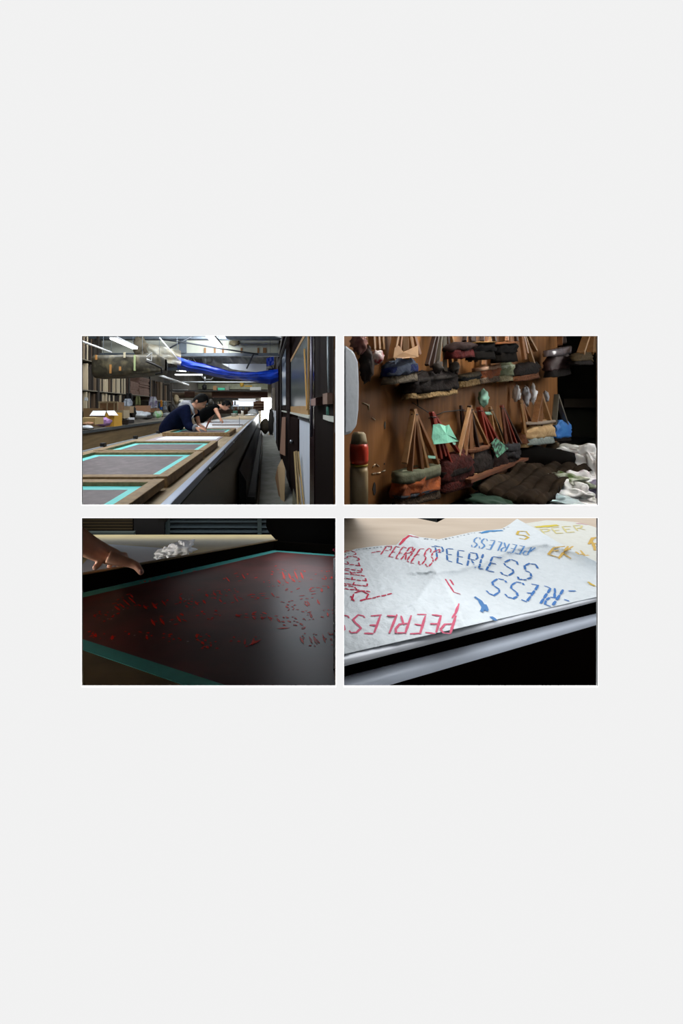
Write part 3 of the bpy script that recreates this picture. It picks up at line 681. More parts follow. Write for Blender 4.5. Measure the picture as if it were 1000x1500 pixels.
# white sills
def sill(label, px0, px1, py, x0, m=mat('sill_white', 'c2c6bd', .5), th=.025, near=None):
    D, Df = x0*F/(px1-CX), .42*F/(px0-CX)
    z = Z(py, D)
    o = MB().prism([(.43, D, z), (.43, Df, z), (x0+.03, Df, z), (x0, (D*2+Df)/3, z), (x0, D, z)], (0, 0, -th)).build('window_sill', m)
    return tag(o, label, 'sill')
sill('white sill under the tall dark pane', 426, 452, 609, .375)
sill('short white sill under the bluish pane', 411, 418.8, 602.5, .385)
sill('white shelf board low on the near-black panel', 476, 491.5, 611, .375, th=.03)
D = 2.3
tag(MB().prism([P(462, 583, D), P(473, 580, D+.1), P(476, 594, D+.1), P(462, 594, D)], (.012, .35, .0)).build('wood_block', mat('blk', '7b5f5a', .7, '94766c', 12)), 'pinkish rough wood block jutting out above the shelf board', 'block')
tag(MB().box(.372, .425, 2.04, 2.2, Z(592, 2.1), Z(576, 2.1)).build('wood_block', mat('blk2', '8d7264', .7, '6f574c', 12)), 'brown wood block at the edge of the opening', 'block')
D = 2.17; tag(MB().tube([P(480.5, 607.5, D), P(480.5, 597, D), P(480.5, 594, D)], [.013, .012, .006], n=12).build('bottle', mat('bottle_teal', '5f9a8c', .3)), 'small teal bottle standing on the shelf board', 'bottle')
tag(MB().tube([P(480, 480, 2.12), P(480.5, 545, 2.12), P(481.5, 575, 2.12)], .0065).build('plastic_strip', mat('strip_pale', '93a0a6', .3)), 'pale ragged strip hanging down the near-black panel', 'strip')
tag(MB().tube([P(456.5, 480, 2.62), P(456, 640, 2.62)], .011).build('metal_conduit', mat('cond_l', '6e6a78', .3, metal=.4)), 'pale lilac conduit running down the glossy post', 'pipe')
# knob and boards leaning
tag(MB().tube([P(427, 647, 4.95), P(426.6, 647, 4.85), P(426.4, 647, 4.8)], [.028, .03, .012], n=14).build('door_knob', mat('knob', '9aa0a8', .25, metal=.6)), 'round silver knob on the wide dark brown board', 'knob')
for i, (ax, bx, ay, lb, c) in enumerate(((431, 438.5, 662, 'first tan batten leaning against the wide dark board', 'a38a5e'), (433.5, 443.5, 661, 'second tan batten, between its two neighbours', '8f7750'), (436.5, 448.5, 662, 'third tan batten nearest the blue-white panel', 'a88f62'))):
    A = P(ax, ay, 3.95); B = P(bx, 775, 3.5)
    tag(MB().bar(A, B, .017, .03).build('timber_batten', mat('bat'+c, c, .6)), lb, 'batten')
tag(MB().prism([P(429, 717, 3.75), P(438, 745, 3.7), P(438, 775, 3.7), P(426, 775, 3.75)], (.01, .05, 0)).build('board_offcut', mat('of_g', '6d6a58', .7)), 'small grey-green board at the foot of the battens', 'board')
D = 6.2
t = thing('cardboard_sheet', 'folded cardboard sheet leaning against the aisle wall', 'cardboard', P(410, 690, 5.4))
MB().add([P(406.5, 684, 5.6), P(413, 672, 6.2), P(417.5, 686, 5.3), P(416.5, 745, 4.6), P(411.5, 742, 4.7)], [(0, 1, 2, 3, 4)]).build('near_face', mat('cb1', '9a8260', .8), t, solid=.006)
MB().add([P(403, 700, 5.6), P(406.5, 684, 5.7), P(411.5, 742, 4.75), P(410, 735, 4.9)], [(0, 1, 2, 3)]).build('fold', mat('cb2', '7d5f42', .8), t, solid=.006)
tag(MB().prism([P(409.5, 664, 6.5), P(413, 611, 6.7), P(418, 611, 6.2), P(417.5, 668, 6.0)], (.012, .02, 0)).build('leaning_board', mat('pinkbrown', '8a6a58', .7)), 'tall pinkish brown board leaning behind the timber post', 'board')
tag(MB().tube([P(403, 492, 6.2), P(411.5, 494, 4.4)], .01).build('ceiling_rod', WP), 'thin white rod at the top of the aisle wall', 'rod')
tag(MB().bar(P(407, 535, 8.0), P(421, 491, 5.0), .03, .05).build('timber_brace', mat('br_dk', '1c1814', .5)), 'dark diagonal timber brace at the top of the aisle wall', 'brace')
tag(MB().bar(P(408, 518, 8.1), P(414, 491, 6.0), .02, .03).build('timber_brace', mat('br_lt', '8f8a80', .5)), 'short pale diagonal brace beside the dark one', 'brace')
far('wall_cupboard', 'pale narrow cupboard at the far aisle wall', 'cupboard', 398.5, 404, 568, 601, 15, '7d7468', .3)

for o in [o for o in COL.objects if o.parent is None and o.type == 'MESH' and o.name in ('conduit', 'conduit.001', 'conduit.002', 'conduit.003', 'conduit.004', 'plastic_sheet.001', 'insulation_clump', 'white_banner', 'steel_rail', 'plastic_film', 'pink_panel', 'wasp_nest')]:
    q_ = max((v.co for v in o.data.vertices), key=lambda c: c.z)
    hanger(o, [Vector(o['_o'])+q_])
# ================================================================ the two men at the bench
SKIN = mat('skin', 'd09c80', .55, 'c28c70', 30)
def head_mb(c, fwd, up, s, hair=False):
    """head about s tall around c, face towards fwd; returns the skin of the head"""
    f = Vector(fwd).normalized(); u = Vector(up); u = (u-f*u.dot(f)).normalized(); r = f.cross(u).normalized()
    mb = MB()
    def pt(a, b, c_): return Vector(c)+f*a*s+r*b*s+u*c_*s
    nu, nv = 28, 20; rings = []
    for j in range(nv+1):
        th = math.pi*j/nv; ring = []
        for i in range(nu):
            ph = 2*math.pi*i/nu
            x, y, z = math.sin(th)*math.cos(ph), math.sin(th)*math.sin(ph), math.cos(th)
            jaw = 1 if z > -.1 else 1-.32*min(1, (-z-.1)/.9)
            X_ = x*.40*(1 if x < 0 else .93)*(1-.12*max(0, -z) if x < 0 else 1); Y_ = y*.325*jaw; Z_ = z*.5
            if x > .55:
                X_ += .10*math.exp(-((z+.12)/.16)**2-(y/.16)**2)      # nose
                X_ += .025*math.exp(-((z+.50)/.12)**2-(y/.3)**2)      # lips
                X_ += .04*math.exp(-((z+.82)/.14)**2-(y/.3)**2)       # chin
                X_ -= .05*math.exp(-((z-.12)/.09)**2-((abs(y)-.3)/.13)**2)  # eye sockets
                X_ += .025*math.exp(-((z-.27)/.08)**2-(y/.6)**2)      # brow
            ring.append(pt(X_, Y_, Z_))
        rings.append(ring)
    mb.loft(rings, cap=False)
    for sg in (-1, 1):                                               # ears
        e = [pt(-.02+.09*math.cos(a), sg*(.33+.03*math.sin(a)), -.03+.13*math.sin(a)) for a in [k*math.pi/4 for k in range(8)]]
        mb.loft([e, [q_+r*sg*.05*s for q_ in e]], smooth=True)
    return mb, pt
def hair_mb(pt, seed=1, low=-.12, k=1.1):
    mb = MB(); nu, nv = 30, 14; rings = []
    for j in range(nv+1):
        ring = []
        for i in range(nu):
            ph = 2*math.pi*i/nu; cx_ = math.cos(ph)
            front = max(0, cx_)                                      # fringe ends higher over the face
            zlow = low + .42*front**1.5 - .18*max(0, -cx_)
            th = (j/nv)*math.acos(max(-.95, min(.95, zlow/.5)))
            n_ = 1+.07*noise.noise(Vector((ph*2.5, th*5, seed)))
            ring.append(pt(math.sin(th)*cx_*.43*k*n_, math.sin(th)*math.sin(ph)*.355*k*n_, math.cos(th)*.53*k*n_))
        rings.append(ring)
    mb.loft(rings, cap=False)
    return mb
def hand_mb(wrist, dirn, palm_n, L, curls, spread=.5, thumb=1, rad=.0085):
    """wrist to fingertips along dirn; palm_n points out of the palm; curls per finger in radians"""
    d = Vector(dirn).normalized(); n = Vector(palm_n); n = (n-d*n.dot(d)).normalized(); s_ = d.cross(n).normalized()
    wr = Vector(wrist); k = L/.19
    out = []
    vs = [wr-d*.03*k, wr+d*.015*k, wr+d*.05*k, wr+d*.085*k]; es = [(0, 1), (1, 2), (2, 3)]
    ra = [(.028*k, .02*k), (.029*k, .018*k), (.04*k, .017*k), (.042*k, .014*k)]
    # skin radii axes are uncertain, so the palm is lofted instead
    rings = []
    for p, (a, b_) in zip(vs, ra):
        rings.append([p+s_*a*math.cos(t)+n*b_*math.sin(t) for t in [q_*math.pi/6 for q_ in range(12)]])
    out.append(MB().loft(rings))
    lens = [.072, .080, .074, .058]
    for i in range(4):
        off = (-.031+.0205*i)*k*thumb
        base = wr+d*.078*k+s_*off; ang = (i-1.5)*-.06*spread*thumb
        dd = (d+s_*(-ang)).normalized(); p = [base-d*.02*k, base]; c = 0
        for seg, fr in enumerate((.45, .3, .25)):
            c += curls[i]*(.6, 1, .7)[seg]
            v = dd*math.cos(c)+n*math.sin(c); p.append(p[-1]+v*lens[i]*k*fr)
        out.append(MB().tube(p, [rad*k*q_ for q_ in (1.1, 1.12, 1.0, .92, .62)], n=10))
        out.append(MB().blob(p[-1], (rad*k*.66,)*3, amp=0, nu=8, nv=5))
    tb = wr+d*.012*k-s_*.026*k*thumb; tv = (d*.62-s_*.62*thumb+n*.45).normalized(); tv2 = (d*.9-s_*.2*thumb+n*.4).normalized()
    p = [tb, tb+tv*.035*k, tb+tv*.035*k+tv2*.032*k, tb+tv*.035*k+tv2*.032*k+(tv2+n*.2).normalized()*.026*k]
    out.append(MB().tube(p, [.014*k, .012*k, .0105*k, .007*k], n=10))
    out.append(MB().blob(p[-1], (.0075*k,)*3, amp=0, nu=8, nv=5))
    return join(*out)

# --- man in the navy hoodie
D = 4.75
SH_N, SH_F = P(270, 601, D-.17), P(283, 600, D+.17)      # shoulders
HIP = P(243, 634, 4.85); WAIST = P(251, 621, D+.05); CHEST = P(267, 605, D); NECK = P(280, 596.5, D); HEADC = P(293, 589, D-.01)
EL_N, WR_N = P(276, 625.5, D-.2), P(289, 627.3, D-.32)
EL_F, WR_F = P(287.5, 607, D+.2), P(291.5, 622, D+.12)
HANDN = P(300, 627.6, D-.36)
t = thing('person', 'person in a navy hoodie with a grey hood bending over a printing screen', 'person', (X(240, 4.85), 4.85, -1.297))
hd, pt = head_mb(HEADC, (.72, -.32, -.62), (.5, -.1, .85), .235)
vs = [CHEST, NECK, HEADC-Vector((.03, 0, .04)), HIP, P(274, 602, D-.12), P(284, 601, D+.12), EL_N, WR_N, EL_F, WR_F]
bodyskin = skin(vs, [(3, 0), (0, 1), (1, 2), (0, 4), (0, 5), (4, 6), (6, 7), (5, 8), (8, 9)], [.1, .055, .06, .12, .06, .06, .042, .026, .042, .027], root=3)
hn = hand_mb(WR_N, (HANDN-WR_N), (0.1, 0.1, -1), .185, (.35, .4, .5, .6), thumb=1, rad=.0095)
WR2 = WR_F+Vector((.02, -.05, -.015))
hf = hand_mb(WR_F, (.75, -.55, -.35), (-.3, .2, -1), .18, (.5, .55, .6, .7), thumb=-1, rad=.0095)
b = join(bodyskin, hd, hn, hf).build('body', SKIN, t); fuse(b, .007, 3)
NAVY = mat('navy_cloth', '121a36', .9, '0c122a', 25, spec=.08)
hipf = Vector((HIP.x-.02, 4.85, -.55))
jk = skin([HIP+Vector((-.02, 0, -.08)), WAIST, CHEST, NECK+Vector((-.03, 0, -.02)), SH_N, EL_N, WR_N-Vector((.035, -.02, 0)), SH_F, EL_F, (EL_F*.65+WR_F*.35)],
          [(0, 1), (1, 2), (2, 3), (2, 4), (4, 5), (5, 6), (2, 7), (7, 8), (8, 9)],
          [(.17, .15), (.165, .15), (.175, .16), .085, .088, .066, .045, .088, .066, .052], root=0)
j = jk.build('hoodie', NAVY, t); j['label'] = 'navy hooded jacket'; fuse(j, .014, 3)
HOODG = mat('hood_grey', 'b9bcc2', .9, '9a9da4', 25)
hood = MB().blob(P(271, 594.5, D), (.085, .13, .04), amp=.15, seed=3, nu=24, nv=14)
hood = join(hood, MB().tube([P(262, 596, D-.06), P(269, 590.5, D-.09), P(277, 591, D-.11), P(281.5, 598, D-.12), P(284, 606, D-.12)], [.022, .028, .028, .024, .016], n=10),
            MB().tube([P(263, 594, D+.06), P(270, 589, D+.1), P(279, 589, D+.1)], [.025, .03, .028], n=10))
h_ = hood.build('hood', HOODG, t); h_['label'] = 'grey hood lying on the shoulders'
MB().tube([P(285.5, 606, D-.13), P(281, 612, D-.16), P(280, 624, D-.19)], [.006, .006, .006]).build('drawstring', mat('cuff_w', 'b9bcc0', .8), t)
MB().tube([WR_N-Vector((.045, -.02, -.002)), WR_N-Vector((.012, -.006, 0))], [.047, .04], n=14).build('cuff', mat('cuff_g', '7b7f86', .8), t)
hr = hair_mb(pt, 2, low=-.06, k=1.06).build('hair', mat('hair_black', '050505', .8, '0c0b0a', 60, spec=.15), t)
tr_ = skin([hipf+Vector((0, 0, .12)), hipf+Vector((0, -.1, -.02)), Vector((HIP.x-.05, 4.72, -.9)), Vector((HIP.x-.07, 4.72, -1.22)), hipf+Vector((0, .1, -.02)), Vector((HIP.x-.15, 5.0, -.9)), Vector((HIP.x-.2, 5.0, -1.22))],
           [(0, 1), (1, 2), (2, 3), (0, 4), (4, 5), (5, 6)], [.14, .095, .07, .06, .095, .07, .06])
fuse(tr_.build('trousers', mat('trouser_dk', '15161a', .9), t), .014, 2)
for yy, xx in ((4.72, HIP.x-.07), (5.0, HIP.x-.2)):
    MB().blob((xx+.07, yy, -1.25), (.14, .05, .06), amp=0, flatbase=True).build('shoe', DARK, t)
tag(MB().tube([P(301, 629, D-.3), P(306, 617, D-.22)], [.006, .013], n=10).build('carving_tool', mat('tool_red', '7a3f2e', .5)), 'small dark red tool held upright by the hoodie man', 'tool')

# --- man in the black T-shirt
D = 7.8
t = thing('person', 'person in a black T-shirt with glasses leaning across the white cloth', 'person', (X(288, D), D, -1.297))
HIP = P(289, 617, D); WAIST = P(296, 608, D); CHEST = P(309, 600, D); NECK = P(321.5, 595, D); HEADC = P(331, 594.5, D-.02)
EN, WN = P(316.5, 601.5, D-.25), P(323, 613.5, D-.4)
EF, WF = P(309, 612, D+.2), P(306, 617.8, D+.1)
hd, pt = head_mb(HEADC, (.78, -.2, -.55), (.45, 0, .85), .225)
bs = skin([CHEST, NECK, HEADC-Vector((.03, 0, .03)), HIP, P(316, 597.5, D-.19), P(318, 597, D+.19), EN, WN, P(311, 607, D+.24), WF],
          [(3, 0), (0, 1), (1, 2), (0, 4), (0, 5), (4, 6), (6, 7), (5, 8), (8, 9)], [.1, .06, .06, .12, .062, .062, .05, .032, .048, .03], root=3)
hn = hand_mb(WN, (.55, -.3, -.65), (-.6, .1, -.5), .18, (.8, .9, 1.0, 1.1), thumb=1, rad=.01)
hf = hand_mb(WF, (.9, -.3, -.1), (0, 0, -1), .18, (.3, .3, .4, .5), thumb=-1, rad=.01)
fuse(join(bs, hd, hn, hf).build('body', SKIN, t), .009, 3)
BLK = mat('black_cloth', '08090a', .95, spec=.05)
ts = skin([HIP+Vector((-.03, 0, -.06)), WAIST, CHEST, NECK+Vector((-.06, 0, 0)), P(316, 597.5, D-.2), EN.lerp(P(316, 597.5, D-.2), .35), P(318, 597, D+.2), P(312, 604, D+.24)],
          [(0, 1), (1, 2), (2, 3), (2, 4), (4, 5), (2, 6), (6, 7)], [(.16, .14), (.16, .15), (.165, .16), .075, .085, .075, .085, .07])
fuse(ts.build('t_shirt', BLK, t), .014, 3)
tr_ = skin([HIP, HIP+Vector((-.02, -.1, -.2)), Vector((HIP.x-.04, D-.1, -1.22)), HIP+Vector((-.02, .1, -.2)), Vector((HIP.x-.14, D+.12, -1.22))], [(0, 1), (1, 2), (0, 3), (3, 4)], [.15, .1, .06, .1, .06])
fuse(tr_.build('trousers', mat('trouser_nv', '161b28', .9), t), .014, 2)
for yy, xx in ((D-.1, HIP.x-.04), (D+.12, HIP.x-.14)):
    MB().blob((xx+.07, yy, -1.25), (.14, .05, .06), amp=0, flatbase=True).build('shoe', DARK, t)
hair_mb(pt, 5, low=-.02).build('hair', mat('hair_dark', '080706', .8, spec=.15), t)
gl = MB()
for sg in (-1, 1):
    gl.tube([pt(.40+.02*math.cos(a*0), sg*.13+.09*math.cos(a), .06+.07*math.sin(a)) for a in [k*math.pi/5 for k in range(11)]], .0035, n=5)
    gl.tube([pt(.40, sg*.22, .07), pt(.0, sg*.34, .04)], .0035, n=5)
gl.build('glasses', DARK, t)
# ================================================================ BRUSH WALL (upper-right opening)
OW = Vector((X(504, .62), .62, 0)); U = Vector((587, 500, 0)).normalized(); N = Vector((U.y, -U.x, 0)); UP = Vector((0, 0, 1))
def W(px, py, off=0.0):
    """pixel to the plane standing off metres in front of the board"""
    r = Vector(((px-CX)/F, 1, (CY-py)/F)); tt = (off+OW.dot(N))/r.dot(N); return r*tt
def uv(p): return (p-OW).dot(U), p.z
a = OW - U*.005; b_ = W(816, 600); 
b_.z = 0
BW = mat('board_reddish', '8e6238', .55, '5e4124', 5, (5, 5, .7), spec=.15, bump=.15, detail=8, c3='7a522e')
zt_ = 1.2
struct(MB().prism([a+UP*-.297*a.y, b_+UP*-.297*b_.y, b_+UP*zt_, a+UP*zt_], -N*.02).build('wall_board', BW))
# marks on the board
for (px, py, w_, h_, c, lb) in ((563.5, 623, 3, 12, '3f4542', 'small grey scuff high on the board'), (548, 716, 6, 20, '241f1c', 'dark scorched scuff low on the board'), (579, 569, 2, 2, '1c120c', 'nail hole under the blue-banded brush'), (600, 577, 1.5, 3, '1c120c', 'small slot between the two brush rows'), (562.5, 679.5, 2.6, 2.6, '1c120c', 'nail hole beside the white scratches')):
    p = W(px, py, .0006); s_ = p.y/F
    pts = [p+U*(w_/2*s_*1.3*math.cos(k*math.pi/5))*(1+.3*math.sin(k*3))+UP*(h_/2*s_*math.sin(k*math.pi/5)) for k in range(10)]
    tag(MB().prism(pts, N*.0004).build('scuff_mark', mat('sc'+c, c, .9)), lb, 'mark')
def scratch(lb, pts, w_=.0012, c='c9b79c'):
    m_ = MB()
    for q_ in pts: m_.tube([W(x, y, .001) for x, y in q_], w_, n=5)
    return tag(m_.build('scratch_mark', mat('scr'+c, c, .9)), lb, 'mark')
scratch('white scratch marks low on the board', [[(545, 694), (550, 693)], [(552, 693), (557, 692)], [(559, 691), (564, 689)], [(546, 684), (549, 680)], [(551, 680), (555, 683)]])
scratch('pale scratch marks at mid board', [[(531, 590), (536, 592), (540, 594)], [(540, 592), (540, 600)], [(545, 612), (549, 615)]])
scratch('thin dark crack hanging below the big dark brush', [[(611, 585), (612, 594)]], .0012, '1c120c')
# a long black string with hooks along the board
tag(MB().tube([W(628, 612.5, .012), W(650, 603.5, .014), W(672, 601, .014), W(700, 604, .014), W(720, 603, .014)], .0013).build('black_string', DARK), 'black string strung across the board between brush tops', 'string')
tag(MB().tube([W(604, 590, .003), W(640, 612, .012)], .001).build('black_wire', DARK), 'thin black wire by the red-handled brush', 'wire')

STICK = [mat('stick_a', '8a5f3a', .5, '6c472a', 20, (3, 3, .5)), mat('stick_b', 'a57e52', .5, '80603c', 20, (3, 3, .5)), mat('stick_c', '5a3222', .5), mat('stick_red', '7c2f22', .4), mat('stick_dark', '2e1e16', .5), mat('stick_grey', '59564a', .5)]
def brush(label, apex, hl, hr, top, seam, bot, head_m, bris_m, sticks, dep=.032, off=.012, bands=(), stick_m=None, tilt=0.0, spread=.12, r=.0048, flare=1.05):
    """a wide hand brush hung by its V of sticks. apex: pixel of the tie; hl/hr: head columns at its seam; top/seam/bot: rows of head top, bristle seam, bristle end (left end); tilt: rows gained per column"""
    f0 = off+dep                                              # front face of the head
    px = (hl+hr)/2
    def row(x, y): return y + tilt*(x-px)
    base = W(px, row(px, bot), off+dep/2)
    t = thing('brush', label, 'brush', base, 'brushes hung on the board')
    ul, ur = uv(W(hl, seam, f0))[0], uv(W(hr, seam, f0))[0]
    def fr(uu, off_, y, x):                                   # point at board coordinate uu with the height seen at pixel row y of column x
        z = W(x, y, f0).z; return OW + U*uu + N*off_ + UP*z
    def ring(k, y, dd, wob=0, seed=0):
        pts = []; n_ = 28; c_ = (ul+ur)/2; hw = (ur-ul)/2*k
        for i in range(n_):
            a_ = 2*math.pi*i/n_; ca, sa = math.cos(a_), math.sin(a_)
            uu = c_+hw*math.copysign(abs(ca)**.7, ca); x = hl+(hr-hl)*min(1, max(0, (uu-ul)/(ur-ul)))
            of = off+dep/2+dd/2*math.copysign(abs(sa)**.75, sa)
            q_ = fr(uu, of, row(x, y), x)
            if wob: q_ += N*wob*noise.noise(q_*60+Vector((seed, 0, 0))) + UP*wob*.6*noise.noise(q_*45+Vector((0, seed, 0)))
            pts.append(q_)
        return pts
    H = seam-top
    ys = [top, top+H*.12, top+H*.3, top+H*.5, top+H*.7, top+H*.88, seam]
    ks = [.50, .78, .90, .98, 1.01, 1.03, 1.03]
    ds = [.35, .7, .95, 1.08, 1.0, 1.02, .95]
    MB().loft([ring(k*1.0, y, dep*d_, .013, px) for k, y, d_ in zip(ks, ys, ds)]).build('head', head_m, t)
    for (f1, f2, m_) in bands:
        e_ = MB().loft([ring(1.035, top+H*(f1+(f2-f1)*q_), dep*(1.12+.05*math.sin(q_*3.1)), .004, px+q_) for q_ in (0, .33, .66, 1)]).build('wrap_band', m_, t)
    # bristles: ridged skirt
    m2 = MB(); rings = []
    for q_ in (0, .35, .7, 1):
        pts = ring((1.0+(flare-1)*q_), seam+(bot-seam)*q_-.5, dep*(.9+.15*q_), .0)
        rings.append([p+N*.0016*(-1)**i*q_ + UP*.003*q_*noise.noise(p*200) for i, p in enumerate(pts)])
    m2.loft(rings).build('bristles', bris_m, t)
    A = W(apex[0], apex[1], off+dep*.5)
    for i, (sx, sy, mi) in enumerate(sticks):
        e = W(sx, sy, off+dep*.75); d_ = (A-e).normalized()
        o = MB().bar(e, A+d_*.006+U*(.003*((i % 3)-1)), r*2, r*1.3).build('stick', STICK[mi], t, bevel=.001)
    MB().tube([A-U*.011-UP*.006, A+N*.008-UP*.006, A+U*.011-UP*.006], .0014, n=6).build('tie', DARK, t)
    return t
def bm(c1, c2, sc=60, rough=.8, bump=.5): return mat('br_'+c1+c2, c1, .9, c2, sc, bump=bump, spec=.12)
BRIS = bm('5a4b3c', '2c231b', 220); BRIS2 = bm('9a8158', '4c3c26', 200); BRISR = bm('4a1a14', '200c0a', 200); BRISG = bm('8c8468', '55503c', 200)
DK = bm('1c1512', '0c0908'); BLU = bm('16265c', '10162e'); ORG = bm('a8582c', '6e4230', 40); TEALP = mat('teal_paper', '93c9b4', .6, '7cb09c', 25)
# lower row
brush('large brush with a rust-orange head at the near end of the lower row', (606, 603), 592, 651, 688, 724, 737, ORG, BRIS,
      [(592, 679, 1), (600, 690, 0), (618, 694, 0), (626, 692, 1), (640, 679, 0)], dep=.036, off=.014, bands=((.0, .42, bm('70705a', '4f5446', 40)), (.9, 1.02, bm('2e3138', '3c3d40', 60))), tilt=-.26, r=.0056)
brush('brush with red sticks and a torn pale green paper around its handle', (633, 607), 656, 697, 664, 704, 717, bm('4a1f1b', '1f0f0e', 70), BRISR,
      [(651, 668, 3), (666, 696, 3), (684, 682, 3), (645, 672, 3)], dep=.034, off=.012, bands=((.55, .75, DK),), tilt=-.33, r=.0048, flare=1.08)
o_ = [(634, 622), (643, 620.5), (652, 624), (657, 622), (668, 642), (671, 646), (655, 649), (635, 651), (632, 641)]
TP = MB()
c_ = W(650, 636, .045)
pts = [W(x, y, .046+.004*math.sin(i*2.3)) for i, (x, y) in enumerate(o_)]
TP.add([c_+N*.004]+pts, [(0, i+1, (i+1) % len(pts)+1) for i in range(len(pts))])
for i in range(3): pass
tag(TP.build('paper_wrap', mat('mint_paper', '8fdcc0', .6, '7bc8ac', 30, bump=.5), solid=.0012), 'torn mint green paper wrapped on the red brush handle', 'paper')
tag(MB().prism([W(662, 648, .045), W(667, 648.5, .045), W(666, 652, .045), W(663, 651, .045)], N*.001).build('paper_scrap', TEALP), 'tiny mint scrap under the green paper wrap', 'paper')
tag(MB().prism([W(626, 667, .05), W(637, 668, .05), W(637, 672, .05), W(627, 671, .05)], N*.001).build('paper_scrap', TEALP), 'tiny mint scrap above the rust-orange brush head', 'paper')
brush('black-headed brush with a brown stripe and pale bristles', (688, 597), 693, 727, 654, 691, 697, bm('1e1a18', '2e2724', 60), BRIS2,
      [(671, 668, 1), (680, 675, 0), (691, 672, 0), (703, 671, 4), (716, 657, 1)], dep=.034, off=.012, bands=((.0, .14, bm('6b4530', '4d3324', 60)),), tilt=-.3, r=.0048)
brush('dark brush hanging behind the black-headed one', (675, 597), 684, 700, 662, 690, 695, DK, BRIS, [(679, 668, 4), (685, 676, 2), (690, 670, 4)], dep=.018, off=.002, tilt=-.15, r=.003)
brush('dark red-sticked brush with green patterned cloth on its head', (702, 599), 724, 747, 664, 686, 693, bm('32201c', '1a1210', 60), bm('7a5a44', '3d2a20', 200),
      [(716, 668, 3), (727, 662, 3), (733, 655, 3)], dep=.034, off=.012, tilt=-.2, r=.006)
tag(MB().prism([W(719, 649, .052), W(726, 641, .054), W(744, 657, .056), W(727, 671, .055)], N*.0012).build('patterned_cloth', mat('green_pat', '5f9e80', .8, '1d2a24', 95, contrast=.08)), 'green cloth scrap with black spots on a brush', 'cloth')
# continuing into depth
brush('slender brush with pale sticks next in the lower row', (718, 598), 735, 747, 655, 678, 684, DK, BRIS, [(725, 648, 1), (737, 652, 1), (741, 650, 5)], dep=.02, off=.004, tilt=-.2, r=.004)
brush('brush with dark brown sticks and grey marked head', (735, 596), 748, 764, 650, 672, 680, bm('222020', '3a3a3c', 60), DK, [(741, 650, 2), (750, 655, 2), (762, 650, 4), (756, 652, 3)], dep=.04, off=.012, tilt=-.15, r=.005, bands=((.0, .5, bm('3f4042', '27272a', 40)),))
brush('small brush with tan sticks and rusty head', (763, 588), 771, 790, 634, 648, 654, bm('6a4028', '3a261a', 60), BRIS2, [(769, 634, 1), (774, 636, 0), (785, 636, 0)], dep=.045, off=.012, tilt=-.35, r=.006)
brush('brush with a cream padded head in the far lower row', (791, 579.5), 787, 817, 617, 641, 651, bm('b59468', 'c9ae84', 40), bm('8a9490', '6e7876', 60), [(782, 622, 0), (790, 625, 0), (806, 622, 1)], dep=.06, off=.02, tilt=-.14, r=.009, bands=((.0, .15, bm('9d8f80', '857a70', 40)),))
brush('last brush of the lower row with a bright blue head', (815, 580), 819, 839, 616, 641, 646, mat('blue_head', '1f5cae', .6, '2f7cc0', 12), DK, [(811, 622, 5), (829, 622, 5)], dep=.03, off=.05, tilt=-.1, r=.009)
# upper row
brush('brush with a blue band and paint-stained tan handle, near end of the upper row', (590, 440), 576, 617, 524, 548, 560, bm('252c3c', '3d4654', 40), bm('6a6254', '3c362e', 150),
      [(573, 527, 1), (581, 524, 0), (594, 527, 1), (604, 522, 1), (612, 520, 0)], dep=.034, off=.012, bands=((.45, .95, BLU),), tilt=-.18, r=.0065)
tag(MB().prism([W(577, 510, .052), W(583, 506, .052), W(590, 516, .054), W(611, 506, .052), W(612, 523, .053), W(590, 525, .054), W(575, 524, .052)], N*.0012).build('tan_wrap', mat('tan_wrap', 'ad875a', .7, '8c6a48', 40)), 'tan cloth wrap stained blue above the blue-banded brush', 'cloth')
brush('very wide dark brush with light stitched bristles, biggest of the upper row', (650, 440), 608, 677, 540, 572, 581, DK, BRIS2,
      [(625, 535, 4), (632, 538, 4), (640, 540, 5), (652, 545, 5), (668, 529, 1), (660, 540, 4)], dep=.042, off=.006, tilt=-.14, r=.0045, flare=1.02, bands=((.3, .5, bm('2c2824', '161312', 40)),))
for cx_, lb in ((641, 'first grey rag ball on the very wide brush'), (666, 'second grey rag ball on the very wide brush')):
    tag(MB().blob(W(cx_, 538, .055), (.011, .008, .013), amp=.3, seed=cx_).build('rag_ball', bm('4c4844', '2c2926', 40)), lb, 'rag')
brush('tan-bristled dark brush just past the very wide one', (690, 440), 680, 707, 547, 556, 565, bm('16181a', '2b2f30', 40), BRIS2, [(688, 530, 4), (697, 530, 4)], dep=.036, off=.012, tilt=-.2, bands=((.0, .5, bm('5c5444', '3c3a34', 120)),))
brush('dark red round-bottomed brush hanging high', (688, 420), 672, 700, 500, 512, 524, bm('2a1c1a', '1a1110', 40), bm('4a100e', '200808', 60), [(680, 500, 4), (692, 500, 4)], dep=.04, off=.035, tilt=-.05)
brush('orange banded brush under the high black ones', (720, 440), 707, 736, 536, 552, 560, bm('7d4526', '4c2c1c', 40), BRIS, [(708, 535, 0), (716, 535, 1)], dep=.034, off=.010, tilt=-.18, bands=((.0, .3, bm('a08470', '7e6450', 60)),))
brush('tall black brush high between the red and the sage ones', (712, 420), 703, 730, 500, 514, 526, mat('blk_h', '0a0909', .95, spec=.05), mat('blk_b', '0c0a08', .95, spec=.05), [(706, 500, 4), (724, 500, 4)], dep=.04, off=.045, tilt=-.03, bands=((.0, .12, bm('8a6a3c', '5a4426', 60)),))
brush('sage green headed brush in the upper row', (745, 440), 736, 757, 530, 550, 559, bm('6a7058', '545c48', 40), BRISG, [(740, 530, 1), (750, 530, 0)], dep=.036, off=.012, tilt=-.1, bands=((.25, .45, bm('98a08e', '788072', 60)),))
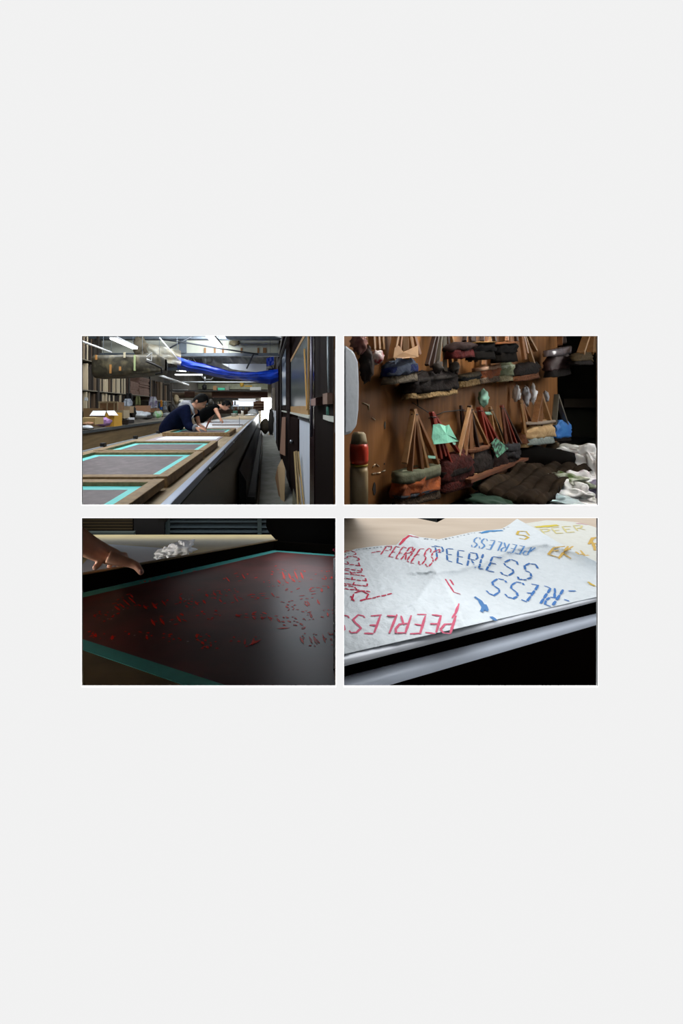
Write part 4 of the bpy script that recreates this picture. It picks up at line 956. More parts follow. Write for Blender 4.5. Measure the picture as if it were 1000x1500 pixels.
brush('second tall black brush with rust top, past the first', (748, 420), 738, 762, 500, 516, 530, mat('blk_h', '0a0909', .95, spec=.05), mat('blk_b', '0c0a08', .95, spec=.05), [(742, 500, 0), (756, 500, 4)], dep=.04, off=.045, tilt=-.03, bands=((.0, .2, bm('7d5030', '543420', 60)),))
brush('long-sticked black brush in the far upper row', (760, 470), 764, 795, 530, 548, 556, DK, bm('6a4026', '3c2416', 120), [(768, 527, 0), (783, 541, 1), (771, 518, 0), (784, 514, 1)], dep=.05, off=.02, tilt=-.2, r=.0065)
brush('small brush with a grey plastic cap in the far upper row', (822, 470), 815, 840, 516, 540, 550, mat('maroon_h', '2c1210', .7), DK, [(820, 505, 0), (826, 503, 4)], dep=.05, off=.06, tilt=-.25, r=.008, bands=((-.3, .1, mat('cap_gr', '6a6468', .25)),))
brush('last brush of the upper row with two ochre sticks', (866, 470), 852, 872, 515, 528, 534, bm('4a3c24', '2e2618', 40), DK, [(850, 518, 1), (864, 518, 1), (870, 516, 1)], dep=.05, off=.12, tilt=0, r=.012)
# rags and scraps on the board
def rag(name, lb, cat, px, py, w_, h_, off, m, amp=.3, seed=1, d_=.012):
    c = W(px, py, off); s_ = c.y/F
    o = MB().blob((0, 0, 0), (w_/2*s_*1.25, d_, h_/2*s_), amp=amp, seed=seed, freq=2.5, nu=18, nv=12)
    rot = Matrix((U, N, UP)).transposed()
    o.v = [c + rot @ p for p in o.v]
    return tag(o.build(name, m), lb, cat)
rag('mint_rag', 'mint green rag tucked between the two brush rows', 'rag', 707.5, 583, 13, 24, .02, TEALP, .25, 3)
rag('mint_rag', 'small mint end of rag on the string', 'rag', 713, 606, 6, 5, .02, TEALP, .3, 4)
rag('white_rag', 'first white rag pinned on the board', 'rag', 756, 577, 8, 22, .02, WHITE, .3, 5)
rag('white_rag', 'second white rag, with grey streaks', 'rag', 770, 581, 10, 26, .02, mat('wr', 'c7cbd2', .8, '8e929a', 60), .35, 6)
rag('white_rag', 'third white rag, the broadest', 'rag', 781, 577, 12, 24, .02, WHITE, .35, 7)
rag('white_rag', 'thin grey-white rag past the broad one', 'rag', 799, 581, 6, 16, .02, mat('wr', 'c7cbd2', .8), .3, 8)
rag('mint_rag', 'mint cloth tail hanging under the black-headed brush', 'rag', 697, 704, 9, 24, .015, TEALP, .3, 9)
rag('red_rag', 'dark red rag bundle at the upper near corner', 'rag', 526, 503, 20, 26, .03, mat('rrag', '6d3a3c', .8, '8d6a5a', 60), .3, 10, .014)
rag('dark_rag', 'ragged grey black cloth below the dark red rag', 'rag', 537, 535, 18, 48, .025, bm('2c2b2b', '3c302c', 30), .35, 11, .012)
rag('striped_rag', 'red and white cloth scrap beside the dark rag', 'rag', 553, 523, 18, 20, .022, mat('rw', 'd9d4d4', .8, 'b04850', 26, contrast=.1), .25, 12, .01)
for i, px in enumerate((544, 551, 557)):
    tag(MB().bar(W(px, 488, .02), W(px+1.5, 512, .02), .012, .006).build('tan_stick', STICK[1]), ('first', 'second', 'third')[i]+' tan stick above the red and white scrap', 'stick')
# pale rounded object and red glue tube at the near end
o = MB(); c = [(503, 505), (508, 505), (520, 514), (526, 530), (527.5, 560), (527, 600), (524, 625), (515, 636), (503, 640)]
front = [W(x, y, .058) for x, y in c]
tag(MB().prism(front, -N*.02).build('grey_mitt', mat('mitt', 'c0c9d2', .9, 'b4bdc6', 90, bump=.08), bevel=.006), 'pale grey padded mitt hanging at the opening edge', 'mitt')
t = thing('glue_bottle', 'tan bottle with a red collar standing in front of the board', 'bottle', W(525, 745, .05))
def lathe(px, prof, off, m, name, par):
    ax = W(px, 700, off); s_ = ax.y/F
    return MB().tube([Vector((ax.x, ax.y, (CY-y)*s_)) for y, r_ in prof], [r_*s_ for y, r_ in prof], n=20).build(name, m, par)
lathe(525.5, [(745, 13), (690, 13), (682, 12)], .045, mat('bot_tan', 'c4ae88', .25, 'a89068', 5), 'body', t)
lathe(525.5, [(682, 12.6), (679, 12.6)], .045, mat('bot_band', 'a88c2a', .5), 'band', t)
lathe(525.5, [(679, 12), (673, 13.2), (660, 13.5), (654, 13), (650, 12.5)], .045, mat('bot_red', 'e04a30', .35, 'c83c28', 40), 'collar', t).__setitem__('label', 'red collar')
lathe(525.5, [(650, 12), (644, 11), (636, 9.5), (633, 7)], .045, mat('bot_cap', 'a3926f', .5), 'cap', t)
# shelf board strip below, low bench with felt and plastic
tag(MB().prism([W(690, 703, .06), W(775, 670, .06), W(775, 673.5, .06), W(690, 708, .06)], -N*.05).build('ledge', mat('ledge_or', '6a3c22', .6, '52301c', 20)), 'reddish wooden ledge under the lower brush row', 'ledge')
zb_ = -.26
struct(MB().prism([(.32, .88, zb_), (1.1, .88, zb_), (3.2, 3.25, zb_), (1.4, 3.25, zb_), W(640, 700, .03).xy.to_3d()+Vector((0, 0, zb_))], (0, 0, -.01)).build('floor_bench_top', mat('bench_dk', '0f1210', .7)))
FELT = mat('felt_brown', '1e1812', .95, '3a3024', 14, (1, 1, 1), detail=10, bump=.8, spec=.05, c3='2a221a')
def felt(u, v):
    e1, e2 = P(690, 742, .80), P(865, 686, 1.30); f1, f2 = P(745, 752, .66+.08), P(775, 686, 1.02)
    A, B = P(700, 715, .92).lerp(P(790, 742, .80), v), P(770, 680, 1.18).lerp(P(866, 687, 1.22), v)
    p = A.lerp(B, u); p.z += .007*math.sin(v*26+u*3) + .02*noise.noise(p*9)+.004*noise.noise(p*60); return p
tag(MB().grid(felt, 60, 60).build('felt_roll', FELT, solid=.02), 'thick ribbed dark brown felt lying over the bench clutter', 'felt')
tag(MB().blob(P(775, 672, 1.3), (.16, .1, .05), amp=.15, seed=2).build('dark_cloth', mat('dkcl', '0b0908', .95, spec=.05)), 'black cloth heap behind the felt', 'cloth')
tag(MB().blob(P(812, 672, 1.45), (.03, .05, .07), amp=.1, seed=2).build('brown_paper', mat('bpap', '4c3f2e', .8)), 'brown paper end behind the felt', 'paper')
PL = mat('plastic_white', 'f4f6f8', .4, 'ccd0cc', 12, bump=.4, spec=.5)
def crum(lb, px, py, w_, h_, D, m=PL, seed=1, amp=.4, name='plastic_bag', cat='bag', dd=.06):
    s_ = D/F
    return tag(MB().blob(P(px, py, D), (w_/2*s_, dd, h_/2*s_), amp=amp, seed=seed, freq=2.2, nu=40, nv=26).build(name, m), lb, cat)
crum('upright crumpled white plastic behind the felt tip', 833, 668, 34, 30, 1.35, seed=3)
crum('white plastic bag bulging at the far bench end', 858, 673, 34, 36, 1.3, seed=4)
crum('bright white bag at the opening edge past the felt tip', 870, 700, 26, 60, 1.2, seed=5)
crum('white paper wad below the felt tip', 850, 712, 44, 36, 1.05, WHITE, seed=6, name='paper_wad', cat='paper')
crum('big white plastic wad at the bottom of the pile', 838, 728, 40, 36, .96, seed=7, amp=.5)
crum('blue-tinged clear plastic in front of the felt', 808, 735, 46, 22, .9, mat('pl_blue', '9fc0c8', .2, 'd9e4e6', 14, spec=1), seed=8)
crum('green-streaked clear plastic under the felt edge', 832, 705, 26, 22, 1.0, mat('pl_green', '59713f', .3, 'c9cfc4', 30, contrast=.2), seed=9)
crum('lilac handle of a bag in the bottom corner', 872, 728, 14, 46, .95, mat('lilac_h', 'a9a3c2', .5), seed=10, amp=.2, name='bag_handle_strap', cat='strap')
crum('dark green cloth under the felt front', 720, 738, 60, 20, .86, mat('dkgreen', '0d3020', .8), seed=11, amp=.2, name='green_cloth', cat='cloth')
# dim back: shelf plank and crate
tag(MB().box(X(826, 2.9), X(900, 2.9), 2.9, 3.1, Z(597, 2.9), Z(584, 2.9)).build('plank', mat('plank_dk', '3a3023', .7, '2a2218', 5)), 'dim brown plank behind the blue-headed brush', 'plank')
tag(MB().box(X(826, 3.0), X(900, 3.0), 3.0, 3.2, Z(665, 3.0), Z(598, 3.0)).build('crate', mat('crate_dk', '25261a', .8, '1b1c13', 5)), 'dim olive crate under the brown plank', 'crate')
# ================================================================ INK SCREEN (lower-left opening)
H3, V3 = .28, 740.0
def T3(px, py, lift=0.0):
    D = (H3-lift)*F/(py-V3); return P(px, py, D)
PN = Vector((0, (V3-CY)/F, 1)).normalized()      # normal of the sloping table
C3, A3, E3 = T3(-25, 901), T3(401, 806), T3(290, 1005)
LA = (A3-C3).length; a3 = (A3-C3).normalized(); b3 = (E3-C3); b3 = (b3-a3*b3.dot(a3)).normalized()
def Q3(s, t, l=0.0): return C3+a3*s+b3*t+PN*l
def clip(poly, f):
    out = []
    for p, q_ in zip(poly, poly[1:]+poly[:1]):
        a_, b_ = f(p), f(q_)
        if a_ >= 0: out.append(p)
        if a_*b_ < 0: out.append(p.lerp(q_, a_/(a_-b_)))
    return out
def inbox(poly): return clip(clip(poly, lambda p: p.y-.515), lambda p: .212*p.y-p.x)
def slab3(mb, s0, s1, t0, t1, l0, l1, m=0):
    poly = inbox([Q3(s, t, l0) for s, t in ((s0, t0), (s1, t0), (s1, t1), (s0, t1))])
    return mb.prism(poly, PN*(l1-l0), m) if len(poly) > 2 else mb
GLY = {'P': [[(0, 0), (0, 1)], [(0, 1), (.65, 1), (.85, .78), (.65, .55), (0, .5)]],
       'E': [[(0, 0), (0, 1)], [(0, 1), (.8, 1)], [(0, .52), (.65, .52)], [(0, 0), (.8, 0)]],
       'R': [[(0, 0), (0, 1)], [(0, 1), (.65, 1), (.85, .78), (.65, .55), (0, .5)], [(.3, .5), (.85, 0)]],
       'L': [[(0, 1), (0, 0)], [(0, 0), (.75, 0)]],
       'S': [[(.85, .82), (.6, 1), (.2, 1), (0, .76), (.2, .55), (.65, .47), (.85, .25), (.65, 0), (.2, 0), (0, .16)]],
       'K': [[(0, 0), (0, 1)], [(0, .45), (.75, 1)], [(.2, .55), (.85, 0)]],
       'V': [[(0, 1), (.4, 0), (.8, 1)]]}
def word(text, TL, TR, BR, BL, jit=.04, seed=1, wid=None):
    q_ = random.Random(seed); out = []; n_ = len(text); acc = 0; wid = wid or [1]*n_; tot = sum(wid)
    for i, ch in enumerate(text):
        x0 = acc/tot; w_ = wid[i]/tot*.82; acc += wid[i]
        for st in GLY[ch]:
            pl_ = []
            for (x, y) in st:
                u = x0+(x+q_.uniform(-jit, jit))*w_; v = 1-(y+q_.uniform(-jit, jit))
                tx, ty = TL[0]+(TR[0]-TL[0])*u, TL[1]+(TR[1]-TL[1])*u
                bx, by = BL[0]+(BR[0]-BL[0])*u, BL[1]+(BR[1]-BL[1])*u
                pl_.append((tx+(bx-tx)*v, ty+(by-ty)*v))
            out.append(pl_)
    return out
# sloping table
tb3 = thing('work_table', 'beige table top beyond the dark ink screen', 'table', T3(300, 900))
m_ = MB(); l = -.008
vs = [T3(-250, 782), T3(560, 782), T3(560, 1030), T3(-250, 1030)]
m_.prism(inbox([v+PN*l for v in vs]), -PN*.02).build('tabletop', mat('table_beige', 'b09a66', .6, '9a8556', 4, spec=.2), tb3)
tb3['_o'] = tb3['_o']
tag(MB().prism([T3(108, 838)+PN*-.0075, T3(215, 845)+PN*-.0075, T3(262, 803)+PN*-.0075, T3(150, 795)+PN*-.0075], PN*.001).build('paper_sheet', mat('paper_lilac', 'a6a2a8', .5)), 'pale lilac sheet on the beige table by the hand', 'paper')
sc3 = thing('ink_screen', 'large screen frame with dark maroon ink and teal taped edges', 'screen', Q3(.7, .4))
INK3 = mat('ink_maroon', '78342f', .42, '40201c', 5, spec=.32, c3='582824', detail=6, bump=.05)
RED3 = mat('ink_red', 'f03018', .5, spec=.15)
TP3 = mat('teal_tape_deep', '4aa8a0', .5, '429a96', 40)
tw = .032
SL_, TL_ = LA, 1.35
MB_i = MB(); slab3(MB_i, tw, SL_-.06, .055, TL_, -.003, 0)
# lettering: red marks where the stencil is open
q = random.Random(11)
def mark(mb, p0, p1, w_, plane, m=1):
    """a lens-shaped dab between two pixels"""
    A, B = plane(*p0), plane(*p1); d_ = B-A
    if d_.length < 1e-5: return
    if max(p0[0], p1[0]) > 488.5: return
    s_ = d_.cross(PN).normalized()*w_
    mb.add([A, A.lerp(B, .3)+s_, A.lerp(B, .7)+s_*.8, B, A.lerp(B, .7)-s_*.8, A.lerp(B, .3)-s_], [(0, 1, 2, 3, 4, 5)], m)
def ink(px, py): return T3(px, py)+PN*.0006
rows = [((136, 902), (192, 868), (205, 881), (150, 912)), ((196, 888), (300, 862), (306, 872), (204, 898)),
        ((262, 882), (352, 871), (360, 880), (268, 892)), ((220, 905), (320, 893), (330, 905), (228, 918)),
        ((342, 874), (488, 857), (490, 868), (350, 880)), ((412, 835), (486, 836), (490, 848), (418, 852)),
        ((410, 882), (470, 874), (476, 888), (420, 895)), ((345, 898), (436, 905), (452, 922), (348, 904)),
        ((440, 896), (492, 893), (492, 904), (445, 908)), ((438, 930), (492, 926), (496, 944), (446, 946)),
        ((286, 930), (384, 934), (380, 946), (292, 950)), ((300, 868), (345, 862), (352, 868), (305, 876)),
        ((200, 846), (300, 822), (306, 832), (206, 855)), ((318, 845), (412, 828), (418, 838), (325, 856)),
        ((385, 852), (440, 843), (446, 852), (392, 860)), ((180, 925), (270, 930), (268, 942), (186, 938)),
        ((130, 925), (170, 930), (168, 938), (132, 934))]
for k, (TLq, TRq, BRq, BLq) in enumerate(rows):
    for pl_ in word('PEERLESS' if k % 2 else 'SSELREEP', TLq, TRq, BRq, BLq, .09, k):
        for p0, p1 in zip(pl_, pl_[1:]):
            if q.random() < (.52 if k < 12 else .3):
                mid = ((p0[0]+p1[0])/2, (p0[1]+p1[1])/2); f_ = q.uniform(.3, .55)
                mark(MB_i, (mid[0]+(p0[0]-mid[0])*f_*2, mid[1]+(p0[1]-mid[1])*f_*2), (mid[0]+(p1[0]-mid[0])*f_*1.6, mid[1]+(p1[1]-mid[1])*f_*1.6), q.uniform(.0018, .0032)*(T3(*mid).y)**.5*1.3, ink)
for p0, p1 in (((346, 901), (352, 904)), ((369, 899), (376, 896)), ((384, 897), (391, 900)), ((429, 915), (436, 917)), ((442, 922), (447, 918)), ((418, 864), (422, 862)), ((434, 864), (439, 861)), ((453, 865), (456, 861)), ((462, 861), (470, 861)), ((485, 862), (489, 861)), ((364, 946), (383, 937)), ((405, 921), (425, 920)), ((383, 903), (385, 908)), ((412, 910), (417, 912)), ((392, 904), (400, 907)), ((450, 898), (456, 896)), ((470, 903), (474, 905)), ((357, 904), (365, 905))):
    mark(MB_i, p0, p1, .0038, ink)
for (px, py) in ((268, 877), (272, 879), (277, 878), (165, 894), (181, 888), (167, 901), (249, 911), (181, 893), (197, 931), (215, 931), (275, 940), (158, 907), (163, 907)):
    mark(MB_i, (px-1.6, py+.3), (px+1.6, py-.3), .0022, ink, 2)
MB_i.build('ink_mesh', [INK3, RED3, mat('ink_glint', 'a88a86', .3)], sc3)  # the third material paints small glints as pale dabs
m_ = MB(); slab3(m_, 0, SL_, 0, .055, -.003, .0005); m_.build('tape_strip', TP3, sc3)
m_ = MB(); slab3(m_, 0, tw, .055, TL_, -.003, .0005); m_.build('tape_strip', TP3, sc3)
m_ = MB(); slab3(m_, SL_-.06, SL_, .055, TL_, -.003, .0005); m_.build('tape_strip', TP3, sc3)
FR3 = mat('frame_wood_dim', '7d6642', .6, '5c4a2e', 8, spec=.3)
m_ = MB(); slab3(m_, -.02, SL_+.05, -.022, 0, -.007, .052); m_.build('left_rail', mat('rail_shade', '0b0907', .95, spec=0), sc3)  # shade of the inner face is put into the near-black rail colour
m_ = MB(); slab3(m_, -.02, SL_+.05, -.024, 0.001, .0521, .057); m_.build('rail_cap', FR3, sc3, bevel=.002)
m_ = MB(); slab3(m_, SL_+.001, SL_+.03, 0.001, TL_, -.007, .05); m_.build('far_rail', MATS['rail_shade'], sc3)  # far rail takes the same shade colour
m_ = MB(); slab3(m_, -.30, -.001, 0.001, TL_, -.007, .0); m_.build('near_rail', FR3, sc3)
# crumpled tissue
def clampramp(mb, s=.309):
    for v in mb.v: v.z = min(v.z, -s*v.y)
    return mb
tm = MB()
for (px, py, w_, h_, sd) in ((266, 803, 34, 15, 1), (245, 809, 26, 9, 2), (237, 812, 16, 6, 3)):
    D = 1.75; tm.blob(P(px, py, D), (w_/2/F*D, .05, h_/2/F*D), amp=.45, seed=sd, freq=2.4, nu=30, nv=18)
tag(tm.build('tissue', mat('tissue', 'e4e8ec', .7)), 'crumpled white tissue on the beige table', 'tissue')
# black coat at the far right
o = MB().blob(P(507, 741, 2.5), (.60, .12, .46), amp=.05, seed=2, nu=40, nv=30)
tag(clampramp(o).build('black_coat', mat('coat_black', '090a0b', .95, spec=.1)), 'big rounded black coat heaped beyond the far screen corner', 'coat')
# background of the sloping table
def back3(name, lb, cat, px0, px1, py0, py1, D, m, dep=.05):
    return tag(MB().box(X(px0, D), X(px1, D), D, D+dep, Z(py1, D), Z(py0, D)).build(name, m), lb, cat)
D = 3.9
t = thing('louvred_screen', 'brown louvred panel behind the table above the hand', 'panel', P(150, 790, D))
MB().box(X(60, D), X(194, D), D+.02, D+.05, Z(784, D), Z(750, D)).build('back', mat('lv_b', '2b2113', .7), t)
for k in range(6): MB().box(X(60, D), X(194, D), D, D+.015, Z(780-k*4.4, D), Z(778.2-k*4.4, D)).build('louvre', mat('lv_s', '4a3a20', .6), t)
back3('wall_ledge', 'dull grey-green ledge under the louvred panel', 'ledge', 60, 196, 780, 789, 3.8, mat('ledge_gr', '4e554e', .6))
back3('dark_post', 'dark brown post between louvres and grey shelving', 'post', 196, 240, 750, 800, 3.85, mat('post_dk3', '130e0b', .6))
t = thing('grey_shelving', 'blue-grey steel shelving behind the beige table', 'shelving', P(320, 790, 4.0))
D = 4.0
MB().box(X(240, D), X(440, D), D+.1, D+.14, Z(800, D), Z(750, D)).build('back', mat('gs_b', '3c474c', .5, '20272b', 2, (.6, 1, 6)), t)
for y in (763, 771, 778, 785): MB().box(X(240, D), X(440, D), D, D+.1, Z(y+2.4, D), Z(y, D)).build('shelf', mat('gs_s', '566266', .5), t)
for px in (243, 377): MB().box(X(px, D), X(px+6, D), D-.02, D-.001, Z(800, D), Z(750, D)).build('upright', mat('gs_u', '4c5856', .5), t)
# the hand on the frame
t = thing('person', 'bare hand and wrist gripping the frame edge of the ink screen', 'person', T3(120, 850, .05))
SK3 = mat('skin_hand', 'e6b49a', .5, 'd4a086', 40, bump=.1)
D = 1.13
parts = []
def el(c, a_, b_, ax, up_, n_=16): return [c+ax*a_*math.cos(k*2*math.pi/n_)+up_*b_*math.sin(k*2*math.pi/n_) for k in range(n_)]
ctr = [P(88, 772, 1.02), P(112, 789, 1.06), P(127, 799, 1.08), P(141, 806, 1.11), P(158, 812.5, 1.14), P(172, 817, 1.17), P(180, 820, 1.19)]
hw = [.040, .036, .032, .036, .041, .037, .026]      # across, away from the viewer
hh = [.038, .036, .034, .030, .023, .018, .012]
rings = []
for i, c in enumerate(ctr):
    tg = (ctr[min(i+1, 6)]-ctr[max(i-1, 0)]).normalized(); ax = Vector((-.25, .97, 0)); ax = (ax-tg*ax.dot(tg)).normalized(); up_ = ax.cross(tg).normalized()
    rings.append(el(c, hw[i], hh[i], ax, up_))
parts.append(MB().loft(rings))
def fing(pts, rs): 
    parts.append(MB().tube([P(*p) for p in pts], rs, n=12)); parts.append(MB().blob(P(*pts[-1]), (rs[-1]*1.02,)*3, amp=0))
fing([(158, 815, 1.09), (176, 821, 1.10), (191, 825, 1.11), (200, 829, 1.11), (206.5, 838, 1.10)], [.020, .0165, .0135, .0125, .0095])   # thumb
fing([(172, 814, 1.18), (182, 814, 1.21), (184, 820, 1.24), (182, 828, 1.25)], [.013, .0125, .011, .009])
fing([(168, 813, 1.20), (176, 814, 1.24), (177, 822, 1.26), (174, 829, 1.26)], [.013, .012, .011, .009])
fing([(160, 812, 1.20), (165, 815, 1.25), (165, 823, 1.26), (160, 829, 1.25)], [.013, .012, .0105, .009])
fing([(143, 812, 1.12), (146, 820, 1.10), (144, 827, 1.09), (139.5, 831, 1.08)], [.015, .012, .0105, .009])
hb = join(*parts).build('hand', SK3, t); fuse(hb, .0032, 5)
nl = P(206.3, 837.3, 1.092)
MB().blob(nl, (.0055, .004, .008), amp=0, nu=12, nv=8).build('thumbnail', mat('nail', 'b0807a', .3), t)

# ================================================================ CLOTH (lower-right opening)
H4 = .43
def seg_d(p, a, b_):
    ax, ay = a; bx, by = b_; dx, dy = bx-ax, by-ay; u = max(0, min(1, ((p[0]-ax)*dx+(p[1]-ay)*dy)/(dx*dx+dy*dy)))
    return math.hypot(p[0]-ax-dx*u, (p[1]-ay-dy*u)*1.6), (p[0]-ax)*dy-(p[1]-ay)*dx, u
RID = [([(600, 781), (640, 838), (662, 872), (690, 935)], .016, 16, 60, 1), ([(636, 838), (600, 856), (540, 868), (490, 884)], -.0025, 14, 14, 1),
       ([(640, 838), (668, 836), (705, 827), (748, 806), (800, 797), (850, 812), (890, 830)], .009, 24, 10, 1),
       ([(757, 759), (800, 782), (855, 814), (895, 835)], .016, 26, 26, 0), ([(800, 797), (845, 840), (875, 865)], .003, 8, 8, 1),
       ([(560, 905), (610, 880), (636, 845)], .003, 7, 7, 1), ([(690, 832), (660, 845), (650, 852)], -.0015, 7, 7, 1)]
def h4(px, py):
    h = 0
    for pts_, A_, w1, w2, _ in RID:
        best = min((seg_d((px, py), a, b_) for a, b_ in zip(pts_, pts_[1:])), key=lambda r_: r_[0])
        w_ = w1 if best[1] > 0 else w2
        h += 1.5*A_*math.exp(-best[0]/w_)
    h += .003+.004*max(0, .22-abs(noise.noise(Vector((px*.018, py*.035, 11)))))+.0016*noise.noise(Vector((px*.045, py*.09, 1)))+.0010*noise.noise(Vector((px*.13, py*.22, 4)))+.0006*noise.noise(Vector((px*.35, py*.5, 7)))
    return h
def S4(px, py, lift=0.0):
    D = (H4-.002-h4(px, py)-lift)*F/(py-CY); return P(px, py, D)
cloth_top = [(488, 818), (504, 811), (520, 804), (545, 800.5), (560, 799), (580, 798.5), (588, 790), (600, 782), (613, 786.5), (630, 788.5), (642, 790), (665, 785), (690, 779.5), (735, 774.5), (746, 768), (757, 759.8), (790, 778), (820, 796), (855, 813.5), (892, 832)]
def interp(L, x):
    if x <= L[0][0]: return L[0][1]
    for (x0_, y0_), (x1_, y1_) in zip(L, L[1:]):
        if x <= x1_: return y0_+(y1_-y0_)*(x-x0_)/(x1_-x0_)
    return L[-1][1]
rail0 = lambda x: 957+(x-504)*(873-957)/371
WOOD4 = mat('table_wood_pale', 'd6c3ae', .5, 'c6b19a', 4, (1, 6, 1), spec=.3)
t4 = thing('cutting_table', 'pale wooden table with two grey metal edge rails', 'table', (.45, .9, -.95))
def rp(px, y, z): return onz(px, y, z)
XL, XR_ = 488, 892
def ln(yl, yr, x): return yl+(x-504)*(yr-yl)/371
top_pts = [rp(XL, ln(957, 873, XL), -H4), rp(XR_, ln(957, 873, XR_), -H4), Vector((1.45, .779+.06, -H4)), Vector((1.5, 1.40, -H4)), Vector((.32, 1.40, -H4))]
MB().prism(top_pts, (0, 0, -.004)).build('tabletop', WOOD4, t4)
def rails(lines, m, name, lb):
    L = [rp(XL, ln(yl, yr, XL), z) for yl, yr, z in lines]; Rr = [rp(XR_, ln(yl, yr, XR_), z) for yl, yr, z in lines]
    n_ = 12; rings = [[a.lerp(b_, k/n_) for a, b_ in zip(L, Rr)] for k in range(n_+1)]
    o = MB().loft(rings, close=False, cap=False).build(name, m, t4); o['label'] = lb; return o
R1 = mat('rail_bright', 'eef1f8', .25, metal=.1, spec=.8); R2 = mat('rail_dull', 'd2daE8', .4, metal=.05)
rails([(955, 872, -.4295), (961, 875, -.4265), (967, 877.5, -.4285), (972, 879.5, -.432), (976, 881, -.437)], R1, 'upper_rail', 'bright rounded metal rail')
rails([(976, 881, -.437), (976.5, 882, -.445), (991, 898, -.468)], mat('gap_black', '060504', .95, spec=0), 'rail_gap', 'black gap between the rails')
rails([(990, 898, -.468), (996, 901, -.4665), (1005, 905, -.468), (1014, 910, -.472), (1023, 915, -.48)], R2, 'lower_rail', 'dull grey lower metal rail')
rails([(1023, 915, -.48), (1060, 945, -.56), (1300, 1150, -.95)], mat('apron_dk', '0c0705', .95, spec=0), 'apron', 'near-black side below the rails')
# the printed sheet
CLOTH = mat('cloth_paperwhite', 'e6ebee', .85, 'dfe5e8', 70, bump=.35)
NU, NV = 150, 70
def front4(u, v):
    px = XL+(XR_-XL)*u; y_t = interp(cloth_top, px); return S4(px, y_t+(rail0(px)+1-y_t)*v)
cl = thing('printed_sheet', 'white cloth sheet printed with red and blue hand lettering', 'cloth', S4(690, 880))
MB().grid(front4, NU, NV).build('sheet', CLOTH, cl)
def ribbon(mb, pts_, w_, surf, lift=.0012):
    """a painted line of width w_ (metres) laid on the sheet"""
    pp = []
    for (x0_, y0_), (x1_, y1_) in zip(pts_, pts_[1:]):
        n_ = max(1, int(math.hypot(x1_-x0_, y1_-y0_)/3))
        for k in range(n_): pp.append((x0_+(x1_-x0_)*k/n_, y0_+(y1_-y0_)*k/n_))
    pp.append(pts_[-1]); V = [surf(x, y, lift) for x, y in pp]; vs = []
    for i, p in enumerate(V):
        tg = V[min(i+1, len(V)-1)]-V[max(i-1, 0)]; s_ = tg.cross(Vector((0, 0, 1)))
        if s_.length < 1e-7: s_ = Vector((1, 0, 0))
        k = w_*(.55+.45*math.sin(math.pi*(i+.5)/len(V)))*(1+.3*noise.noise(p*150))
        s_ = s_.normalized()*k/2; vs += [p-s_, p+s_]
    mb.add(vs, [(2*i, 2*i+1, 2*i+3, 2*i+2) for i in range(len(V)-1)])
def writing(lb, strokes, c, w_, parent, surf=S4, dash=0, seed=1):
    mb = MB(); q_ = random.Random(seed)
    for st in strokes:
        if dash:
            for p0, p1 in zip(st, st[1:]):
                L = math.hypot(p1[0]-p0[0], p1[1]-p0[1]); n_ = max(1, round(L/dash))
                for k in range(n_):
                    a_, b_ = k/n_, (k+.86)/n_
                    ribbon(mb, [(p0[0]+(p1[0]-p0[0])*a_+q_.uniform(-.5, .5), p0[1]+(p1[1]-p0[1])*a_+q_.uniform(-.5, .5)), (p0[0]+(p1[0]-p0[0])*b_+q_.uniform(-.5, .5), p0[1]+(p1[1]-p0[1])*b_+q_.uniform(-.5, .5))], w_, surf)
        else: ribbon(mb, st, w_, surf)
    o = mb.build('lettering', mat('paint_'+c, c, .7), parent); o['label'] = lb; return o
RED, REDS, BL, BLS, YE = 'c42a4c', 'd8607c', '2a68ac', '5b8fc8', 'd6b446'
writing('red lettering along the upper edge', word('PEERLESS', (566, 800), (650, 805), (632, 831), (558, 812), .05, 3, [1.3, 1, .9, .9, .7, 1, 1.1, 1.2])+[[(544, 809), (558, 807.5)], [(640, 816), (636, 822)]], RED, .0042, cl, dash=7)
writing('thick red stroke on the peaked fold', [[(585, 798), (592, 790), (599, 784.5), (613, 787)]], 'd23350', .010, cl)
writing('red lettering running up the near side', word('PEERLESS', (502, 862), (488, 800), (520, 806), (541, 866), .05, 4)+[[(515, 879), (519, 868), (530, 865), (540, 870), (535, 878), (526, 881)], [(527, 879), (545, 876), (558, 873), (575, 869)], [(519, 880), (512, 872)]], RED, .0042, cl, dash=8)
writing('blurred red lettering near the rail, upside down', word('PEERLESS', (660, 927), (480, 927), (492, 901), (668, 901), .05, 5)+[[(672, 884), (667, 898), (662, 905)]], REDS, .0045, cl)
writing('red bent mark on the fold side', [[(652, 848), (658, 858), (664, 867), (674, 870)], [(659, 849), (664, 857)]], 'cc4562', .0052, cl)
writing('big blue lettering across the middle', word('PEERLESS', (637, 800), (800, 829), (782, 853), (640, 817), .05, 6, [1, .9, 1, 1.1, .8, 1.2, 1.6, 1.7])+[[(632, 800), (645, 801)]], BL, .0052, cl, dash=8)
writing('small blue lettering high on the sheet, upside down', word('PEERLESS', (772, 813), (686, 800), (693, 786), (778, 802), .05, 7)+[[(776, 808), (784, 802)]], BLS, .0042, cl)
writing('blue lettering below the big word, upside down', word('SSELREEP'[::-1], (862, 897), (702, 868), (716, 846), (880, 872), .05, 8, [1, 1, 1, 1, 1, 1, 1.4, 1.5])[8:], '3f7ac0', .0048, cl, dash=9)
writing('thick blue stroke at the sheet top', [[(704, 781), (715, 778), (736, 777)]], '3b8ac6', .013, cl)
writing('short thick blue strokes near the rail', [[(695, 874), (703, 880), (708, 890), (705, 896)], [(710, 885), (712, 895)], [(719, 903), (726, 909)]], '4b80ba', .009, cl)
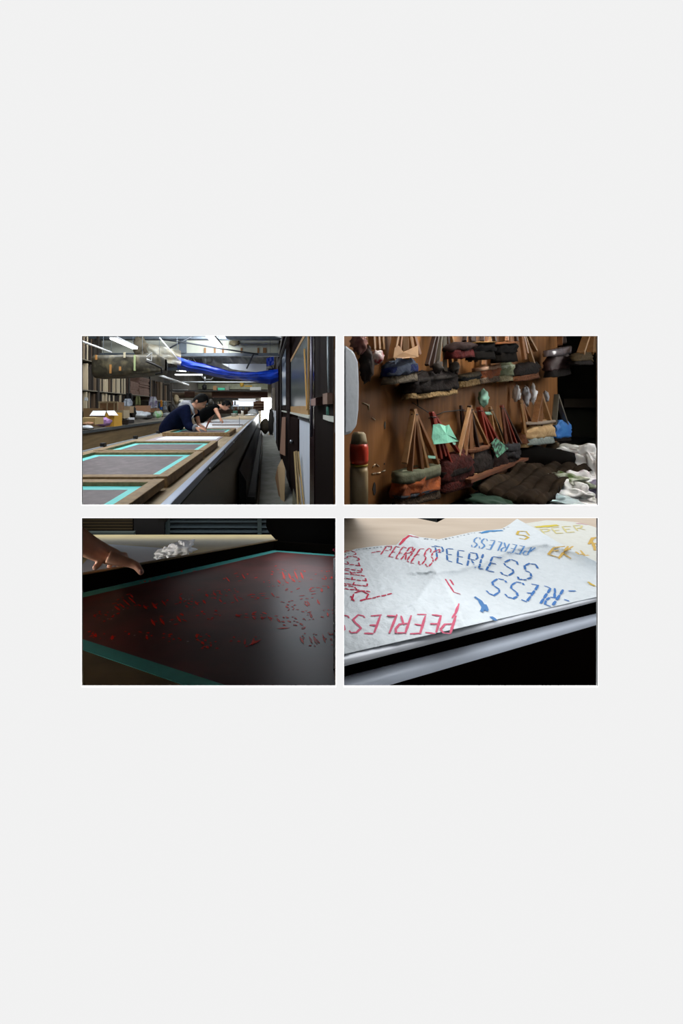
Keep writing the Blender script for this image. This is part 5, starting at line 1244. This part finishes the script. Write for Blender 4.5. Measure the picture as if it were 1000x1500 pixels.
writing('yellow letter high on the sheet', [[(775, 784), (770, 778), (759, 778), (757, 783), (768, 784), (774, 787), (768, 790), (760, 788)]], YE, .0065, cl)
writing('ochre lettering beside the back fold', [[(803, 811), (811, 802), (827, 800)], [(811, 802), (803, 812), (818, 816)], [(808, 807), (818, 806)], [(832, 800), (818, 818)], [(839, 800), (824, 810), (836, 818)], [(843, 808), (848, 812), (856, 812)], [(850, 806), (856, 814), (862, 813)]], 'd9b25c', .0065, cl)
writing('small ochre dab near the sheet corner', [[(861, 852), (866, 856), (872, 858)]], YE, .008, cl)
sv = MB(); q = random.Random(2)
for i in range(46):
    px = 504+i*5.3+q.uniform(-1, 1)
    if px > 746 or 583 < px < 616: continue
    y = interp(cloth_top, px)+1.6; ribbon(sv, [(px, y+q.uniform(-.6, .6)), (px+q.uniform(1.5, 3), y+q.uniform(-.6, .6))], q.uniform(.002, .005), S4)
o = sv.build('selvedge_stitches', mat('selv', '6c7176', .8), cl); o['kind'] = 'stuff'
# second sheet, behind the raised fold
back_top = [(740, 775), (757, 768.5), (780, 765), (800, 762), (825, 763), (845, 765), (865, 770), (892, 780)]
def S4b(px, py, lift=0.0):
    D = (H4-.0015-lift-.001*noise.noise(Vector((px*.1, py*.2, 3))))*F/(py-CY); return P(px, py, D)
cb_ = thing('printed_sheet', 'second white sheet with yellow lettering behind the raised fold', 'cloth', S4b(830, 785))
def back4(u, v):
    px = 745+(XR_-745)*u; y_t = interp(back_top, px); yb = min(interp(cloth_top, px)+14, 850); return S4b(px, y_t+(yb-y_t)*v)
MB().grid(back4, 50, 20).build('sheet', mat('cloth_cream', 'e4e4dc', .85, 'dddcd2', 40, bump=.2), cb_)
writing('thick yellow stroke', [[(784, 772), (798, 771), (817, 769)]], 'd9c437', .016, cb_, S4b)
writing('faint yellow lettering', word('PEER', (792, 775), (856, 768), (862, 776), (798, 783), .08, 9), 'ddd08c', .0055, cb_, S4b)
writing('ochre letter at the opening edge', [[(862, 797), (868, 788), (875, 787)], [(865, 791), (870, 800), (871, 806)], [(866, 796), (876, 796)]], 'd4ab4c', .008, cb_, S4b)
writing('faint pink stroke', [[(843, 766.5), (852, 767), (860, 768.5)]], 'e7b3bd', .007, cb_, S4b)
tag(MB().box(X(745, 1.38), X(868, 1.38), 1.37, 1.395, -H4, -H4+.012).build('black_ruler', mat('blk_rul', '0c0b0b', .7)), 'black strip lying behind the second sheet', 'strip')
